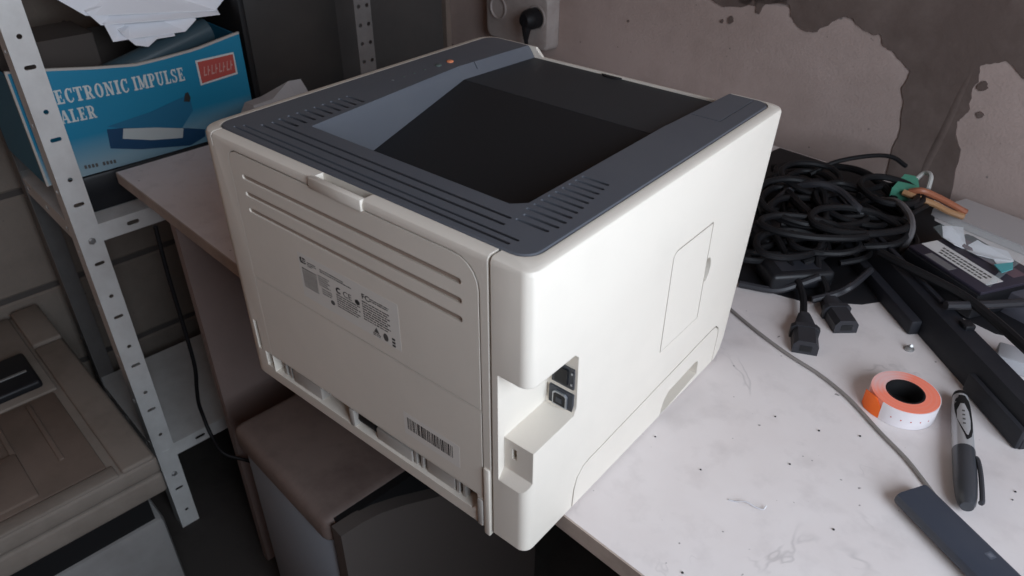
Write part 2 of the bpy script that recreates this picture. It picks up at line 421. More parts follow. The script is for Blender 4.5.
C.append(MB().prism(rrect(LIDP[0] - .0008, LIDP[1] + .0008, LIDP[2] - .0008, LIDP[3] + .0008, 0.014), xy, H - 0.075, H + 0.02))      # lid pocket
C.append(MB().prism([(0.072, H + .02), (0.0745, H - .002), (0.083, H - .0095), (0.291, H - .0095), (0.299, H - 0.002), (0.302, H + .02)], xz, 0.335, 0.42))  # lower front rim
C.append(MB().box(0.3160, 0.3182, -0.02, 0.0075, -0.01, H + 0.01))                        # seam right of the rear cover
C.append(MB().box(0.3160, 0.3182, -0.02, 0.013, H - 0.006, H + 0.01))
C.append(MB().box(0.0205, 0.0219, -0.02, 0.013, H - 0.012, H + 0.01))                     # seam left
C.append(MB().prism(rrect(0.0408, 0.3092, 0.1243, 0.2462, (0, 0, .021, .012)), xz, -0.02, 0.0150))      # pocket of the rear door
C.append(MB().prism(rrect(0.0408, 0.3092, 0.0362, 0.1230, 0.0005), xz, -0.02, 0.0150))                 # pocket of the lower panel
C.append(MB().box(0.150, 0.2035, 0.0032, 0.0105, H - 0.006, H + 0.02))                    # finger recess behind the latch
C.append(MB().prism([(0.041, 0.0150), (0.296, 0.0150), (0.302, 0.022), (0.302, 0.0355), (0.041, 0.0355)], xz, -0.02, 0.05))   # open channel at the foot of the rear
C.append(MB().box(0.020, 0.026, -0.02, 0.012, 0.034, 0.068))                              # slot beside it
C.append(MB().box(0.030, 0.0408, -0.02, 0.02, 0.018, 0.0355))
# connector alcove in the corner
C.append(MB().prism([(-0.02, 0.1655), (0.050, 0.1645), (0.0545, 0.160), (0.0560, 0.113), (0.0530, 0.1065), (-0.02, 0.1035)], yz, 0.3235, 0.40))
C.append(MB().prism([(-0.02, 0.112), (0.0065, 0.112), (0.0065, 0.075), (0.0, 0.066), (-0.02, 0.062)], yz, 0.3235, 0.40))
C.append(MB().box(0.331, 0.335, 0.0, 0.014, 0.088, 0.098))                                # security lock slot
# side: seams, door, handle recess
def groove(path, w_, d_, x=W):
    # a groove of constant width cut along a polyline on the side face
    mb = MB(); P = [Vector(q) for q in path]; nrm = []
    for i in range(len(P)):
        d = (P[min(i + 1, len(P) - 1)] - P[max(i - 1, 0)]).normalized(); nrm.append(Vector((-d.y, d.x)))
    poly = [tuple(P[i] + nrm[i] * w_ / 2) for i in range(len(P))] + [tuple(P[i] - nrm[i] * w_ / 2) for i in reversed(range(len(P)))]
    return mb.prism(poly, yz, x - d_, x + 0.01)
C.append(groove([(0.0585, -0.005), (0.0605, 0.022), (0.064, 0.033), (0.071, 0.0395), (0.080, 0.0415), (0.285, 0.0508), (0.294, 0.0495), (0.3005, 0.043), (0.302, 0.035), (0.2985, -0.005)], 0.0018, 0.008))
C.append(MB().prism(rrect(0.1782, 0.2448, 0.0880, 0.1865, (0, 0, .003, .007)), yz, W - 0.012, W + 0.01))   # pocket of memory door
C.append(MB().prism([(0.244, 0.1500), (0.249, 0.1495), (0.2525, 0.1445), (0.2535, 0.138), (0.2525, 0.1315), (0.249, 0.1265), (0.244, 0.126)], yz, W - 0.014, W + 0.01))
C.append(MB().prism([(0.196, 0.0018), (0.199, 0.013), (0.203, 0.020), (0.209, 0.0245), (0.258, 0.0275), (0.263, 0.026), (0.265, 0.022), (0.2655, 0.0088)], yz, W - 0.035, W + 0.01))
body_me = cut(body, C, 'body')
obj('body', None, CREAM, printer, 30, me=body_me)
# rear door with its three louvre grooves
ribs = [MB().prism(rrect(0.056, 0.2935, z - 0.0022, z + 0.0022, 0.002, 3), xz, -0.02, 0.0022) for z in (0.2255, 0.2105, 0.1957)]
dm = cut(MB().prism(rrect(0.0410, 0.3080, 0.1249, 0.2450, (0, 0, .020, .011)), xz, 0.0, 0.0040), ribs, 'rear_door')
door = obj('rear_door', None, CREAM, printer, 30, me=dm)
for z in (0.2255, 0.2105, 0.1957):
    obj('groove_shade', MB().prism(rrect(0.0563, 0.2932, z - 0.0019, z + 0.0019, 0.0018, 3), xz, 0.0014, 0.0024), GROOVE_SHADE, door)  # brown strip paints the shadow at the bottom of each groove
obj('latch_tab', MB().rbox(0.1465, 0.2035, -0.0016, 0.0032, 0.2445, 0.2533, 0.0008), CREAM, door)
lower = obj('lower_panel', MB().box(0.0410, 0.3080, 0.0, 0.0012, 0.0364, 0.1229), CREAM, printer)
obj('frame_post', MB().rbox(0.3095, 0.3155, -0.0015, 0.004, -0.003, 0.0700, 0.001), CREAM, printer)
# rating label
lab = obj('rating_label', MB().box(0.1145, 0.2300, -0.00006, 0.001, 0.1365, 0.1790), PAPERLAB, door)
def lx(x): return 0.1145 + (x - 0.1145) * 1.15
def xz_lab(u, v, h): return (lx(u), h, v)
def on_rear(x0, z0): return lambda u, v, h: (lx(x0 + u), -0.00006 - h, z0 + v)
obj('logo_badge', MB().prism(rrect(0.1165, 0.1230, 0.1697, 0.1752, 0.0015), xz_lab, -0.00016, -0.00005), INK, lab)
obj('logo_letters', text_mb('hp', 0.0058, on_rear(0.1176, 0.1714), 0.00016, 0.00005, 0.25), PAPERLAB, lab, None)
def fine_print(x0, x1, z, h, m, dens=0.8):
    mb = MB(); x = x0
    while x < x1 - 0.0006:
        l = random.uniform(0.0010, 0.0042); e = min(x + l, x1)
        mb.box(lx(x), lx(e), -0.00016, -0.00005, z, z + h * random.uniform(.75, 1.0)); x = e + random.uniform(0.0003, 0.0009)
    return mb
rows = [(0.1245, 0.1335, 0.1725, .0009), (0.1245, 0.1340, 0.1708, .0009), (0.1245, 0.1300, 0.1692, .0009),
        (0.1380, 0.1625, 0.1722, .0011), (0.1380, 0.1700, 0.1702, .0011)]
rows += [(0.1175, 0.1330, 0.1640 - .0021 * k, .0011 if k % 3 else .0016) for k in range(9)]
rows += [(0.1350, 0.1470 - .002 * (k % 2), 0.1655 - .0021 * k, .0010) for k in range(5)]
rows += [(0.1375, 0.1480, 0.1540 - .0021 * k, .0010) for k in range(3)]
rows += [(0.1530, 0.1770 - .003 * (k % 2), 0.1565 - .0022 * k, .0012) for k in range(6)]
rows += [(0.1800, 0.2060 - .002 * (k % 2), 0.1640 - .0023 * k, .0013) for k in range(8)]
rows += [(0.1880, 0.2060, 0.1700, .0011), (0.1880, 0.2050, 0.1682, .0011), (0.1880, 0.1960, 0.1395, .0008), (0.1880, 0.1955, 0.1380, .0008)]
for q in rows: obj('fine_print', fine_print(*q, INKG), INKG, lab, None)
obj('ce_mark', text_mb('CE', 0.0075, on_rear(0.1605, 0.1590), 0.0001, 0.00004), INK, lab, None)
obj('fcc_mark', text_mb('FC', 0.0068, on_rear(0.1802, 0.1672), 0.0001, 0.00012), INK, lab, None)
tick = MB().prism([(0.1562 + .0029 * math.cos(t), 0.1617 + .0029 * math.sin(t)) for t in [math.radians(50 + 26 * k) for k in range(11)]] +
                  [(0.1562 + .0014 * math.cos(t), 0.1617 + .0014 * math.sin(t)) for t in [math.radians(50 + 26 * k) for k in range(10, -1, -1)]], xz_lab, -0.00016, -0.00005)
obj('tick_mark', tick, INK, lab, None)
obj('recycling_mark', MB().prism([(0.1750 + .0026 * math.cos(k * PI / 3 + .4), 0.1606 + .0026 * math.sin(k * PI / 3 + .4)) for k in range(6)], xz_lab, -0.00016, -0.00005), INK, lab, None)
obj('certification_mark', MB().prism([(0.2005 + .0024 * math.cos(k * PI / 8), 0.1418 + .0036 * math.sin(k * PI / 8)) for k in range(16)], xz_lab, -0.00016, -0.00005), INKG, lab, None)
obj('certification_mark', MB().prism([(0.1478 + .0022 * math.cos(k * PI / 6), 0.1462 + .0022 * math.sin(k * PI / 6)) for k in range(12)], xz_lab, -0.00016, -0.00005), INKG, lab, None)
obj('warning_mark', MB().prism([(0.1890, 0.1410), (0.1945, 0.1410), (0.1917, 0.1462)], xz_lab, -0.00016, -0.00005), INKG, lab, None)
for k in range(3): obj('bin_mark', MB().prism(rrect(0.2065, 0.2095, 0.1372 + .003 * k, 0.1391 + .003 * k, 0.0004, 2), xz_lab, -0.00016, -0.00005), INK, lab, None)
# bar code
blab = obj('barcode_label', MB().box(0.2245, 0.2850, -0.00006, 0.001, 0.0510, 0.0745), BARLAB, lower)
x = 0.2285; bars = MB()
while x < 0.2785:
    wd = random.choice((.0005, .0005, .0010, .0014)); bars.box(x, x + wd, -0.00016, -0.00005, 0.0575, 0.0700); x += wd + random.choice((.0005, .0008, .0012))
obj('barcode', bars, INK, blab, None)
# inside of the foot channel
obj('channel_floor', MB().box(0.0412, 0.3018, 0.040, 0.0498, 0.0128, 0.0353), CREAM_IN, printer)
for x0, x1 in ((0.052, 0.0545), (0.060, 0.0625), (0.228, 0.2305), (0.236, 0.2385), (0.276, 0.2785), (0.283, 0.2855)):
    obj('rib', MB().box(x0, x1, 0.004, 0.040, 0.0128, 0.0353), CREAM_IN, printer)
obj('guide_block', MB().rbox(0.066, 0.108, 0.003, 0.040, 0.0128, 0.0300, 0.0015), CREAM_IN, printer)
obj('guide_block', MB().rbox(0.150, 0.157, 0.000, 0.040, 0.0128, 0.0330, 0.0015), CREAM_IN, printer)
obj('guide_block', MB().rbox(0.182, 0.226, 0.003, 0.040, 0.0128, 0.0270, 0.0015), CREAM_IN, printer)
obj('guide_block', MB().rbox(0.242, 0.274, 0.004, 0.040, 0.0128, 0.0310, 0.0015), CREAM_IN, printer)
obj('pickup_roller', MB().lathe([(0.003, 0), (0.0085, 0.0), (0.0085, 0.020), (0.003, 0.020)], 20, Matrix.Translation((0.1595, 0.012, 0.0235)) @ Matrix.Rotation(PI / 2, 4, 'Y')), SLOT, printer)
obj('foot_clip', MB().rbox(0.303, 0.3085, -0.002, 0.006, 0.004, 0.0330, 0.001), CREAM_IN, printer)
# connectors facing the rear inside the alcove
pe = obj('network_port', MB().box(0.3285, 0.3475, 0.0538, 0.0565, 0.1290, 0.1475), PORT, printer)
obj('port_socket', MB().box(0.3315, 0.3425, 0.0528, 0.0539, 0.1315, 0.1450), SLOT, pe)
for q in (0.1330, 0.1430): obj('port_light', MB().box(0.3455, 0.3468, 0.0528, 0.0536, q, q + .0016), PORTM, pe)
pu = obj('usb_port', MB().box(0.3265, 0.3475, 0.0538, 0.0565, 0.1070, 0.1240), PORT, printer)
ush = lambda P: [(x - .0018, z - .0112) for x, z in P]
obj('port_shell', MB().prism(ush([(0.3325, 0.1205), (0.3450, 0.1205), (0.3450, 0.1310), (0.3430, 0.1330), (0.3345, 0.1330), (0.3325, 0.1310)]), xz, 0.0522, 0.0539), PORTM, pu)
us = obj('port_socket', MB().prism(ush([(0.3337, 0.1217), (0.3438, 0.1217), (0.3438, 0.1305), (0.3424, 0.1318), (0.3351, 0.1318), (0.3337, 0.1305)]), xz, 0.0518, 0.0523), SLOT, pu)
obj('port_tongue', MB().box(0.3344, 0.3395, 0.0514, 0.0519, 0.1130, 0.1176), PORT, pu)
# memory door on the side
md_ = obj('memory_door', MB().prism(rrect(0.1799, 0.2434, 0.0882, 0.1849, (0, 0, .002, .006)), yz, W - 0.003, W - 0.0001), CREAM, printer)
# charcoal lid with output tray
lid = MB().loft([[(x, y, H - 0.072) for x, y in rrect(*LIDP, 0.013)], [(x, y, H - 0.0006) for x, y in rrect(*LIDP, 0.013)], [(x, y, H + 0.0006) for x, y in rrect(LIDP[0] + .0012, LIDP[1] - .0012, LIDP[2] + .0012, LIDP[3] - .0012, 0.012)]])
K = []
t1 = MB()
top = [(0.074, 0.059), (0.058, 0.2505), (0.293, 0.2505), (0.293, 0.068), (0.284, 0.059)]
bot = [(0.085, 0.066, H - .048), (0.0650, 0.2505, H - .0118), (0.291, 0.2505, H - .0118), (0.289, 0.072, H - .048), (0.284, 0.066, H - .048)]
t1.loft([[(x, y, H + .02) for x, y in top], [(x, y, H) for x, y in top], bot])
K.append(t1)
t2 = MB()
top = [(0.058, 0.250), (0.0715, 0.45), (0.303, 0.45), (0.2935, 0.250)]
bot = [(0.0650, 0.250), (0.081, 0.45), (0.295, 0.45), (0.2905, 0.250)]
t2.loft([[(x, y, H + .02) for x, y in top], [(x, y, H) for x, y in top], [(x, y, H - .0116) for x, y in bot]])
K.append(t2)
sl = []
for k in range(9): sl.append((0.2965, 0.329 - 0.0012 * k, 0.0615 + 0.0079 * k, 0.0026))
for k in range(9): sl.append((0.040, 0.066 - 0.0003 * k, 0.052 + 0.0090 * k, 0.0028))
sl += [(0.026, 0.318, 0.0185, 0.0022), (0.030, 0.320, 0.0250, 0.0022), (0.040, 0.300, 0.0350, 0.0024), (0.042, 0.298, 0.0440, 0.0024)]
for k in range(1, 3): sl.append((0.3005, 0.331 - .002 * k, 0.0615 - 0.0079 * k, 0.0026))
for x0, x1, y, wd in sl:
    K.append(MB().prism(rrect(x0, x1, y - wd / 2, y + wd / 2, wd * .45, 2), xy, H - 0.0035, H + 0.01))
K.append(MB().prism([(0.2960, 0.2840), (0.3235, 0.2840), (0.3235, 0.349), (0.3225, 0.349), (0.3225, 0.2850), (0.2960, 0.2850)], xy, H - 0.0014, H + 0.01))
K.append(MB().box(0.052, 0.080, 0.2722, 0.2732, H - 0.006, H + 0.01))
lid_me = cut(lid, K, 'top_cover')
lido = obj('top_cover', None, LID, printer, 30, me=lid_me)
obj('front_tab', MB().prism([(0.160, 0.3530), (0.164, 0.3490), (0.172, 0.3475), (0.180, 0.3490), (0.184, 0.3530)], xy, H - .0114, H - .0098), SLOT, lido)
def tray_sheet(P):
    n = len(P); return MB().add([(x, y, z + .0004) for x, y, z in P] + [(x, y, z - .0006) for x, y, z in P], [tuple(range(n)), tuple(range(2 * n - 1, n - 1, -1))] + [(i, n + i, n + (i + 1) % n, (i + 1) % n) for i in range(n)])
obj('output_tray', tray_sheet([(0.0855, 0.0665, H - .0478), (0.2840, 0.0665, H - .0478), (0.2885, 0.0725, H - .0478), (0.2905, 0.2502, H - .0116), (0.0653, 0.2502, H - .0116)]), TRAYM, lido)
obj('tray_front', tray_sheet([(0.0653, 0.2505, H - .0114), (0.2905, 0.2505, H - .0114), (0.2926, 0.3530, H - .0114), (0.0735, 0.3530, H - .0114)]), mat('tray_front_black', (0.029, 0.032, 0.036), 0.5, 0.35), lido)
for k, y in enumerate((0.180, 0.194, 0.208, 0.222)):
    obj('indicator', MB().lathe([(0.0012, H + .0004), (0.0014, H + .0009), (0.0008, H + .0011)], 10, Matrix.Translation((0.040, y, 0))), PORTM if k == 0 else GREEN_BTN, lido)
obj('button', MB().lathe([(0.0034, H + .0004), (0.0034, H + .0012), (0.0025, H + .0018)], 18, Matrix.Translation((0.0410, 0.240, 0))), GREEN_BTN, lido)
obj('button', MB().lathe([(0.0036, H + .0004), (0.0036, H + .0014), (0.0026, H + .0020)], 18, Matrix.Translation((0.0412, 0.2565, 0))), ORANGE_BTN, lido)

# ------------------------------------------------------------------ metal rack
rack = thing('metal_rack', 'light grey slotted steel rack with perforated angle posts beside the desk', 'shelving rack', ROOM @ Matrix.Translation((0, 0, FLOOR)))
def angle_post(a0, s0, da, ds, z0, z1, holes, wdt=0.034, th=0.0016):
    # L-section upright: one flange in the s-z plane at a0, one in the a-z plane at s0
    mb = MB(ROOM)
    sa = sorted((a0, a0 + da * th)); ss = sorted((s0, s0 + ds * wdt))
    poly = [(a0, s0), (a0 + da * wdt, s0), (a0 + da * wdt, s0 + ds * th), (a0 + da * th, s0 + ds * th), (a0 + da * th, s0 + ds * wdt), (a0, s0 + ds * wdt)]
    mb.prism(poly, lambda u, v, h: (u, v, h), z0, z1)
    c = MB(ROOM)
    for kind, s, z in holes:
        if kind == 'slot': c.prism(rrect(s - .0075, s + .0075, z - .0030, z + .0030, .0029, 3), lambda u, v, h: (a0 + h, u, v), -0.01, 0.01)
        elif kind == 'round': c.prism([(s + .0036 * math.cos(k * PI / 5), z + .0036 * math.sin(k * PI / 5)) for k in range(10)], lambda u, v, h: (a0 + h, u, v), -0.01, 0.01)
        elif kind == 'aslot': c.prism(rrect(s - .006, s + .006, z - .0026, z + .0026, .0025, 3), lambda u, v, h: (u, s0 + h, v), -0.01, 0.01)
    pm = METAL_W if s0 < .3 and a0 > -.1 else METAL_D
    if not holes: return obj('post', mb, pm, rack)
    return obj('post', None, pm, rack, 30, me=cut(mb, [c], 'post'))
zr = [0.211 - 0.1022 * k for k in range(-3, 10)]
H1 = [('round', 0.001, z) for z in zr if z > FLOOR + .02] + [('slot', 0.001, z - 0.0405) for z in zr if z - .04 > FLOOR + .02]
H1 += [('aslot', -0.017, z - 0.02) for z in zr if z > FLOOR + .05]
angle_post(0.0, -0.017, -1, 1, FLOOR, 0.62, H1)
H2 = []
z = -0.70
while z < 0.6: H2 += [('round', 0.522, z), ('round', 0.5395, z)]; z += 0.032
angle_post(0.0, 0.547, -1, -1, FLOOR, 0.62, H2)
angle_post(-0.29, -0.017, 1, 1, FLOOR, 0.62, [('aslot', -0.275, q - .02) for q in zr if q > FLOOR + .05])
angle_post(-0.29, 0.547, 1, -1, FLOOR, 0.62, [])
for zt in (-0.0735, -0.5400):
    a0, a1, s0, s1 = -0.2880, -0.0018, -0.0150, 0.5450
    mb = MB(ROOM); th = 0.0014; hh = 0.029
    mb.box(a0, a1, s0, s1, zt - th, zt)
    sh = obj('shelf', mb, METAL_W, rack)
    lip = MB(ROOM).box(a1 - th, a1, s0, s1, zt - hh, zt - th)
    lc = MB(ROOM)
    for s in (0.066, 0.146, 0.226, 0.306, 0.386, 0.466): lc.prism(rrect(s - .0095, s + .0095, zt - .0185, zt - .0115, .0032, 3), lambda u, v, h: (a1 + h, u, v), -.01, .01)
    obj('shelf_lip', None, METAL_W, sh, 30, me=cut(lip, [lc], 'shelf_lip'))
    lip = MB(ROOM).box(a0 + th, a1 - th, s0, s0 + th, zt - hh, zt - th)
    lc = MB(ROOM)
    for a in (-0.05, -0.145, -0.24): lc.prism(rrect(a - .008, a + .008, zt - .0185, zt - .0115, .0032, 3), lambda u, v, h: (u, s0 + h, v), -.01, .01)
    obj('shelf_lip', None, METAL_W, sh, 30, me=cut(lip, [lc], 'shelf_lip'))
    obj('shelf_lip', MB(ROOM).box(a0, a0 + th, s0, s1, zt - hh, zt - th), METAL_W, sh)
    obj('shelf_lip', MB(ROOM).box(a0 + th, a1 - th, s1 - th, s1, zt - hh, zt - th), METAL_W, sh)
    q = min(zr, key=lambda v: abs(v - (zt - .02)))
    for s in (0.001, 0.531):
        obj('bolt', MB().lathe([(0.0058, 0.0), (0.0058, 0.002), (0.0035, 0.0035)], 6, ROOM @ Matrix.Translation((0, s, q)) @ Matrix.Rotation(PI / 2, 4, 'Y')), STEEL, rack)

# black flat carton under the blue box
solo('flat_device', MB(ROOM).rbox(-0.255, -0.040, 0.022, 0.34, -0.0735, -0.0125, 0.006), BLACKP, 'black flat device lying on the upper rack shelf under the blue carton', 'device', ROOM @ Matrix.Translation((-0.15, 0.18, -0.0735)))

# ------------------------------------------------------------------ blue carton
def blue_material():
    m, nt, b = nmat('blue_print'); L = nt.links; N = nt.nodes
    tc = N.new('ShaderNodeTexCoord'); sx = N.new('ShaderNodeSeparateXYZ'); L.new(tc.outputs['Object'], sx.inputs[0])
    mr = N.new('ShaderNodeMapRange'); mr.inputs['From Min'].default_value = 0.0; mr.inputs['From Max'].default_value = 0.06
    L.new(sx.outputs['Z'], mr.inputs['Value'])
    ma = N.new('ShaderNodeMath'); ma.operation = 'MULTIPLY_ADD'; ma.inputs[1].default_value = 2.2; ma.inputs[2].default_value = 0.05
    L.new(sx.outputs['Y'], ma.inputs[0])
    mm = N.new('ShaderNodeMath'); mm.operation = 'MAXIMUM'; mm.use_clamp = True; L.new(mr.outputs['Result'], mm.inputs[0]); L.new(ma.outputs[0], mm.inputs[1])
    mx = N.new('ShaderNodeMix'); mx.data_type = 'RGBA'; L.new(mm.outputs[0], mx.inputs['Factor'])
    mx.inputs[6].default_value = (0.34, 0.44, 0.48, 1); mx.inputs[7].default_value = (0.012, 0.235, 0.40, 1)
    L.new(mx.outputs[2], b.inputs['Base Color']); b.inputs['Roughness'].default_value = 0.42
    return m
BLUE = blue_material()
BLUE_S = mat('blue_print_side', (0.02, 0.16, 0.27), 0.5)
BOARD = mat('carton_board', (0.50, 0.47, 0.43), 0.8)
KRAFT = mat('carton_inside', (0.075, 0.062, 0.055), 0.9)
NAVY = mat('print_navy', (0.012, 0.06, 0.14), 0.45)
TEAL = mat('print_teal', (0.02, 0.16, 0.29), 0.45)
PALE = mat('print_pale', (0.50, 0.55, 0.55), 0.5)
PRWHITE = mat('print_white', (0.66, 0.68, 0.66), 0.5)
PRRED = mat('print_red', (0.50, 0.09, 0.075), 0.5)
AF = -0.045
ZB = -0.012
carton = thing('carton', 'bright blue printed cardboard carton with white lettering, open on the rack shelf', 'box', ROOM @ Matrix.Translation((AF, 0.0, ZB)))
topz = [(-0.018, 0.157), (0.033, 0.150), (0.087, 0.141), (0.146, 0.133), (0.185, 0.134), (0.241, 0.137), (0.315, 0.148)]
def bulge(s): return 0.004 * math.sin(max(0, min(1, (s + .02) / .34)) * PI)
def front(s0, s1, n=24):
    fr = MB(ROOM); S = [s0 + (s1 - s0) * k / n for k in range(n + 1)]
    def zt(s):
        for (a, za), (b_, zb) in zip(topz, topz[1:]):
            if s <= b_: return za + (zb - za) * max(0, (s - a)) / (b_ - a)
        return topz[-1][1]
    rows_ = []
    for h in (0.0, 1.0):
        for da in (0.0, -0.003): rows_.append((h, da))
    loops = []
    for s in S:
        loops.append([(AF + bulge(s), s, ZB), (AF + bulge(s), s, zt(s)), (AF + bulge(s) - .003, s, zt(s)), (AF + bulge(s) - .003, s, ZB)])
    fr.loft(loops); return fr, S, zt
fr, S_, zt_ = front(-0.022, 0.318)
cf = obj('front_panel', fr, BLUE, carton)
obj('side_panel', MB(ROOM).box(-0.235, AF - .003, -0.022, -0.019, ZB, 0.150), BLUE_S, carton)
obj('side_panel', MB(ROOM).box(-0.235, AF - .003, 0.315, 0.318, ZB, 0.145), BLUE_S, carton)
obj('back_panel', MB(ROOM).box(-0.238, -0.235, -0.022, 0.318, ZB, 0.150), KRAFT, carton)
obj('bottom_panel', MB(ROOM).box(-0.235, AF - .003, -0.019, 0.315, ZB, ZB + .003), KRAFT, carton)
rim = MB(ROOM)
rim.loft([[(AF + bulge(s) + .0006, s, zt_(s) - .0012), (AF + bulge(s) + .0006, s, zt_(s) + .0022), (AF + bulge(s) - .0036, s, zt_(s) + .0022), (AF + bulge(s) - .0036, s, zt_(s) - .0005)] for s in S_])
obj('torn_rim', rim, BOARD, cf)
obj('corner_edge', MB(ROOM).box(AF - .004, AF + .0012, -0.0225, -0.0195, ZB, 0.158), BOARD, carton)
def on_box(s0, z0, h0=0.0004): return lambda u, v, h: RM(AF + bulge(s0 + u) + h0 + h, s0 + u, z0 + v)
# slab serif lettering drawn from strokes
def slab(ch):
    w_, P = {'I': .46, 'M': 1.05, 'N': .86, 'S': .66, 'L': .68, 'E': .74, 'T': .76, 'R': .82, 'A': .84, 'U': .82, 'P': .74, 'C': .72, 'O': .78, ' ': .40}[ch], []
    st, th = .24, .11
    def q(x0, y0, x1, y1): P.append([(x0, y0), (x1, y0), (x1, y1), (x0, y1)])
    def stroke(x0, y0, x1, y1, wd): P.append([(x0 - wd / 2, y0), (x0 + wd / 2, y0), (x1 + wd / 2, y1), (x1 - wd / 2, y1)])
    def serif(xc, y, hw=.22): q(xc - hw, y, xc + hw, y + th)
    def arc(cx, cy, rx, ry, a0, a1, wx, wy, n=10):
        for k in range(n):
            t0 = math.radians(a0 + (a1 - a0) * k / n); t1_ = math.radians(a0 + (a1 - a0) * (k + 1) / n)
            P.append([(cx + rx * math.cos(t0), cy + ry * math.sin(t0)), (cx + rx * math.cos(t1_), cy + ry * math.sin(t1_)),
                      (cx + (rx - wx) * math.cos(t1_), cy + (ry - wy) * math.sin(t1_)), (cx + (rx - wx) * math.cos(t0), cy + (ry - wy) * math.sin(t0))])
    if ch == 'I': q(.11, 0, .35, 1); serif(.23, 0); serif(.23, 1 - th)
    if ch in 'EL':
        q(.09, 0, .33, 1); q(0, 0, .62, th)
        if ch == 'E': q(0, 1 - th, .64, 1); q(.33, .45, .52, .55); q(.44, .36, .52, .64); q(.56, .72, .64, 1); q(.58, 0, .68, .3)
        else: serif(.21, 1 - th); q(.54, 0, .64, .32)
    if ch == 'T': q(.24, 0, .48, 1); q(0, 1 - th, .72, 1); q(0, .70, .09, 1); q(.63, .70, .72, 1); serif(.36, 0)
    if ch in 'RP':
        q(.09, 0, .33, 1); serif(.21, 0); q(0, 1 - th, .4, 1); q(.33, .43, .4, .53); arc(.40, .715, .30, .285, -90, 90, .2, .1)
        if ch == 'R': stroke(.42, .5, .64, .05, .22); q(.52, 0, .8, th)
    if ch == 'N': q(.10, 0, .22, 1); q(.62, 0, .74, 1); stroke(.19, 1, .65, 0, .22); serif(.16, 0, .16); serif(.68, 1 - th, .16); q(0, 1 - th, .2, 1)
    if ch == 'M': q(.10, 0, .22, 1); q(.74, 0, .97, 1); stroke(.20, 1, .48, .1, .22); stroke(.80, 1, .50, .1, .11); serif(.16, 0, .16); serif(.85, 0, .2); q(0, 1 - th, .2, 1); q(.8, 1 - th, 1.05, 1)
    if ch == 'U': q(.08, .3, .30, 1); q(.58, .3, .70, 1); arc(.39, .32, .31, .33, 180, 360, .17, .11); serif(.19, 1 - th, .2); serif(.64, 1 - th, .16)
    if ch == 'O': arc(.39, .5, .37, .52, 0, 360, .22, .1, 22)
    if ch == 'C': arc(.37, .5, .36, .52, 50, 310, .22, .1, 18); q(.56, .66, .66, 1); q(.57, .12, .66, .3)
    if ch == 'S':
        arc(.32, .745, .29, .265, 20, 250, .19, .1, 12); arc(.32, .265, .30, .275, -160, 70, .19, .1, 12); stroke(.20, .58, .42, .44, .2); q(.52, .68, .60, 1); q(.02, 0, .10, .32)
    if ch == 'A': stroke(.12, 0, .40, 1, .11); stroke(.68, 0, .44, 1, .24); q(.24, .27, .6, .37); serif(.12, 0, .15); serif(.67, 0, .2)
    return w_, P
def slab_text(body, size, s0, z0, dz, width):
    # word fitted to the width, its baseline rising or falling by dz
    tot = sum(slab(c)[0] + .10 for c in body); k = width / tot; x = 0; mb = MB(); fn = on_box(s0, z0)
    for c in body:
        w_, P = slab(c)
        for poly in P:
            mb.add([fn((x + u) * k, v * size + dz * (x + u) / tot, 0) for u, v in poly], [tuple(range(len(poly)))])
        x += w_ + .10
    return mb
obj('lettering', slab_text('ELECTRONIC', 0.0205, 0.0020, 0.1025, -0.0058, 0.1275), PRWHITE, cf, None)
obj('lettering', slab_text('IMPULSE', 0.0208, 0.1345, 0.0968, -0.0022, 0.081), PRWHITE, cf, None)
obj('lettering', slab_text('SEALER', 0.0195, 0.0020, 0.0735, -0.003, 0.0725), PRWHITE, cf, None)
def decal(name, poly, m, h):
    return obj(name, MB().prism(poly, lambda u, v, q: on_box(0, 0)(u, v, q), h - .0003, h), m, cf, None)
decal('picture_print', [(0.082, 0.054), (0.150, 0.060), (0.207, 0.071), (0.214, 0.063), (0.214, 0.045), (0.190, 0.022), (0.100, 0.046)], TEAL, .0004)
decal('picture_print', [(0.080, 0.050), (0.103, 0.046), (0.190, 0.022), (0.226, 0.010), (0.224, -0.002), (0.197, -0.010), (0.120, 0.006), (0.077, 0.020)], NAVY, .0006)
decal('picture_print', [(0.103, 0.045), (0.150, 0.034), (0.192, 0.021), (0.187, 0.006), (0.140, 0.016), (0.098, 0.030)], PALE, .0008)
decal('picture_print', [(0.203, 0.063), (0.208, 0.075), (0.213, 0.076), (0.215, 0.066), (0.212, 0.060)], INK, .0008)
decal('red_sticker', [(0.236, 0.121), (0.302, 0.121), (0.302, 0.085), (0.236, 0.081)], PRWHITE, .0005)
decal('red_sticker', [(0.239, 0.118), (0.300, 0.118), (0.299, 0.088), (0.239, 0.084)], PRRED, .0008)
mb = MB()
for k in range(8):
    s = 0.2445 + k * 0.0066
    mb.prism([(s, 0.0945), (s + .0014, 0.0945), (s + .0044, 0.1090), (s + .0030, 0.1090)], lambda u, v, q: on_box(0, 0)(u, v, q), .0008, .0011)
    mb.prism([(s + .0014, 0.0945 + .006 * (k % 2)), (s + .0050, 0.0945 + .006 * (k % 2)), (s + .0052, 0.0970 + .006 * (k % 2)), (s + .0016, 0.0970 + .006 * (k % 2))], lambda u, v, q: on_box(0, 0)(u, v, q), .0008, .0011)
obj('sticker_marks', mb, mat('print_pink', (0.60, 0.33, 0.30), 0.5), cf, None)
mb = MB()
for k in range(9):
    if k != 4: mb.prism(rrect(0.034 + k * .0052, 0.0375 + k * .0052, -0.0012 - .0004 * k, 0.0045 - .0004 * k, .0008, 2), lambda u, v, q: on_box(0, 0)(u, v, q), .0001, .0005)
obj('small_print', mb, INKG, cf, None)
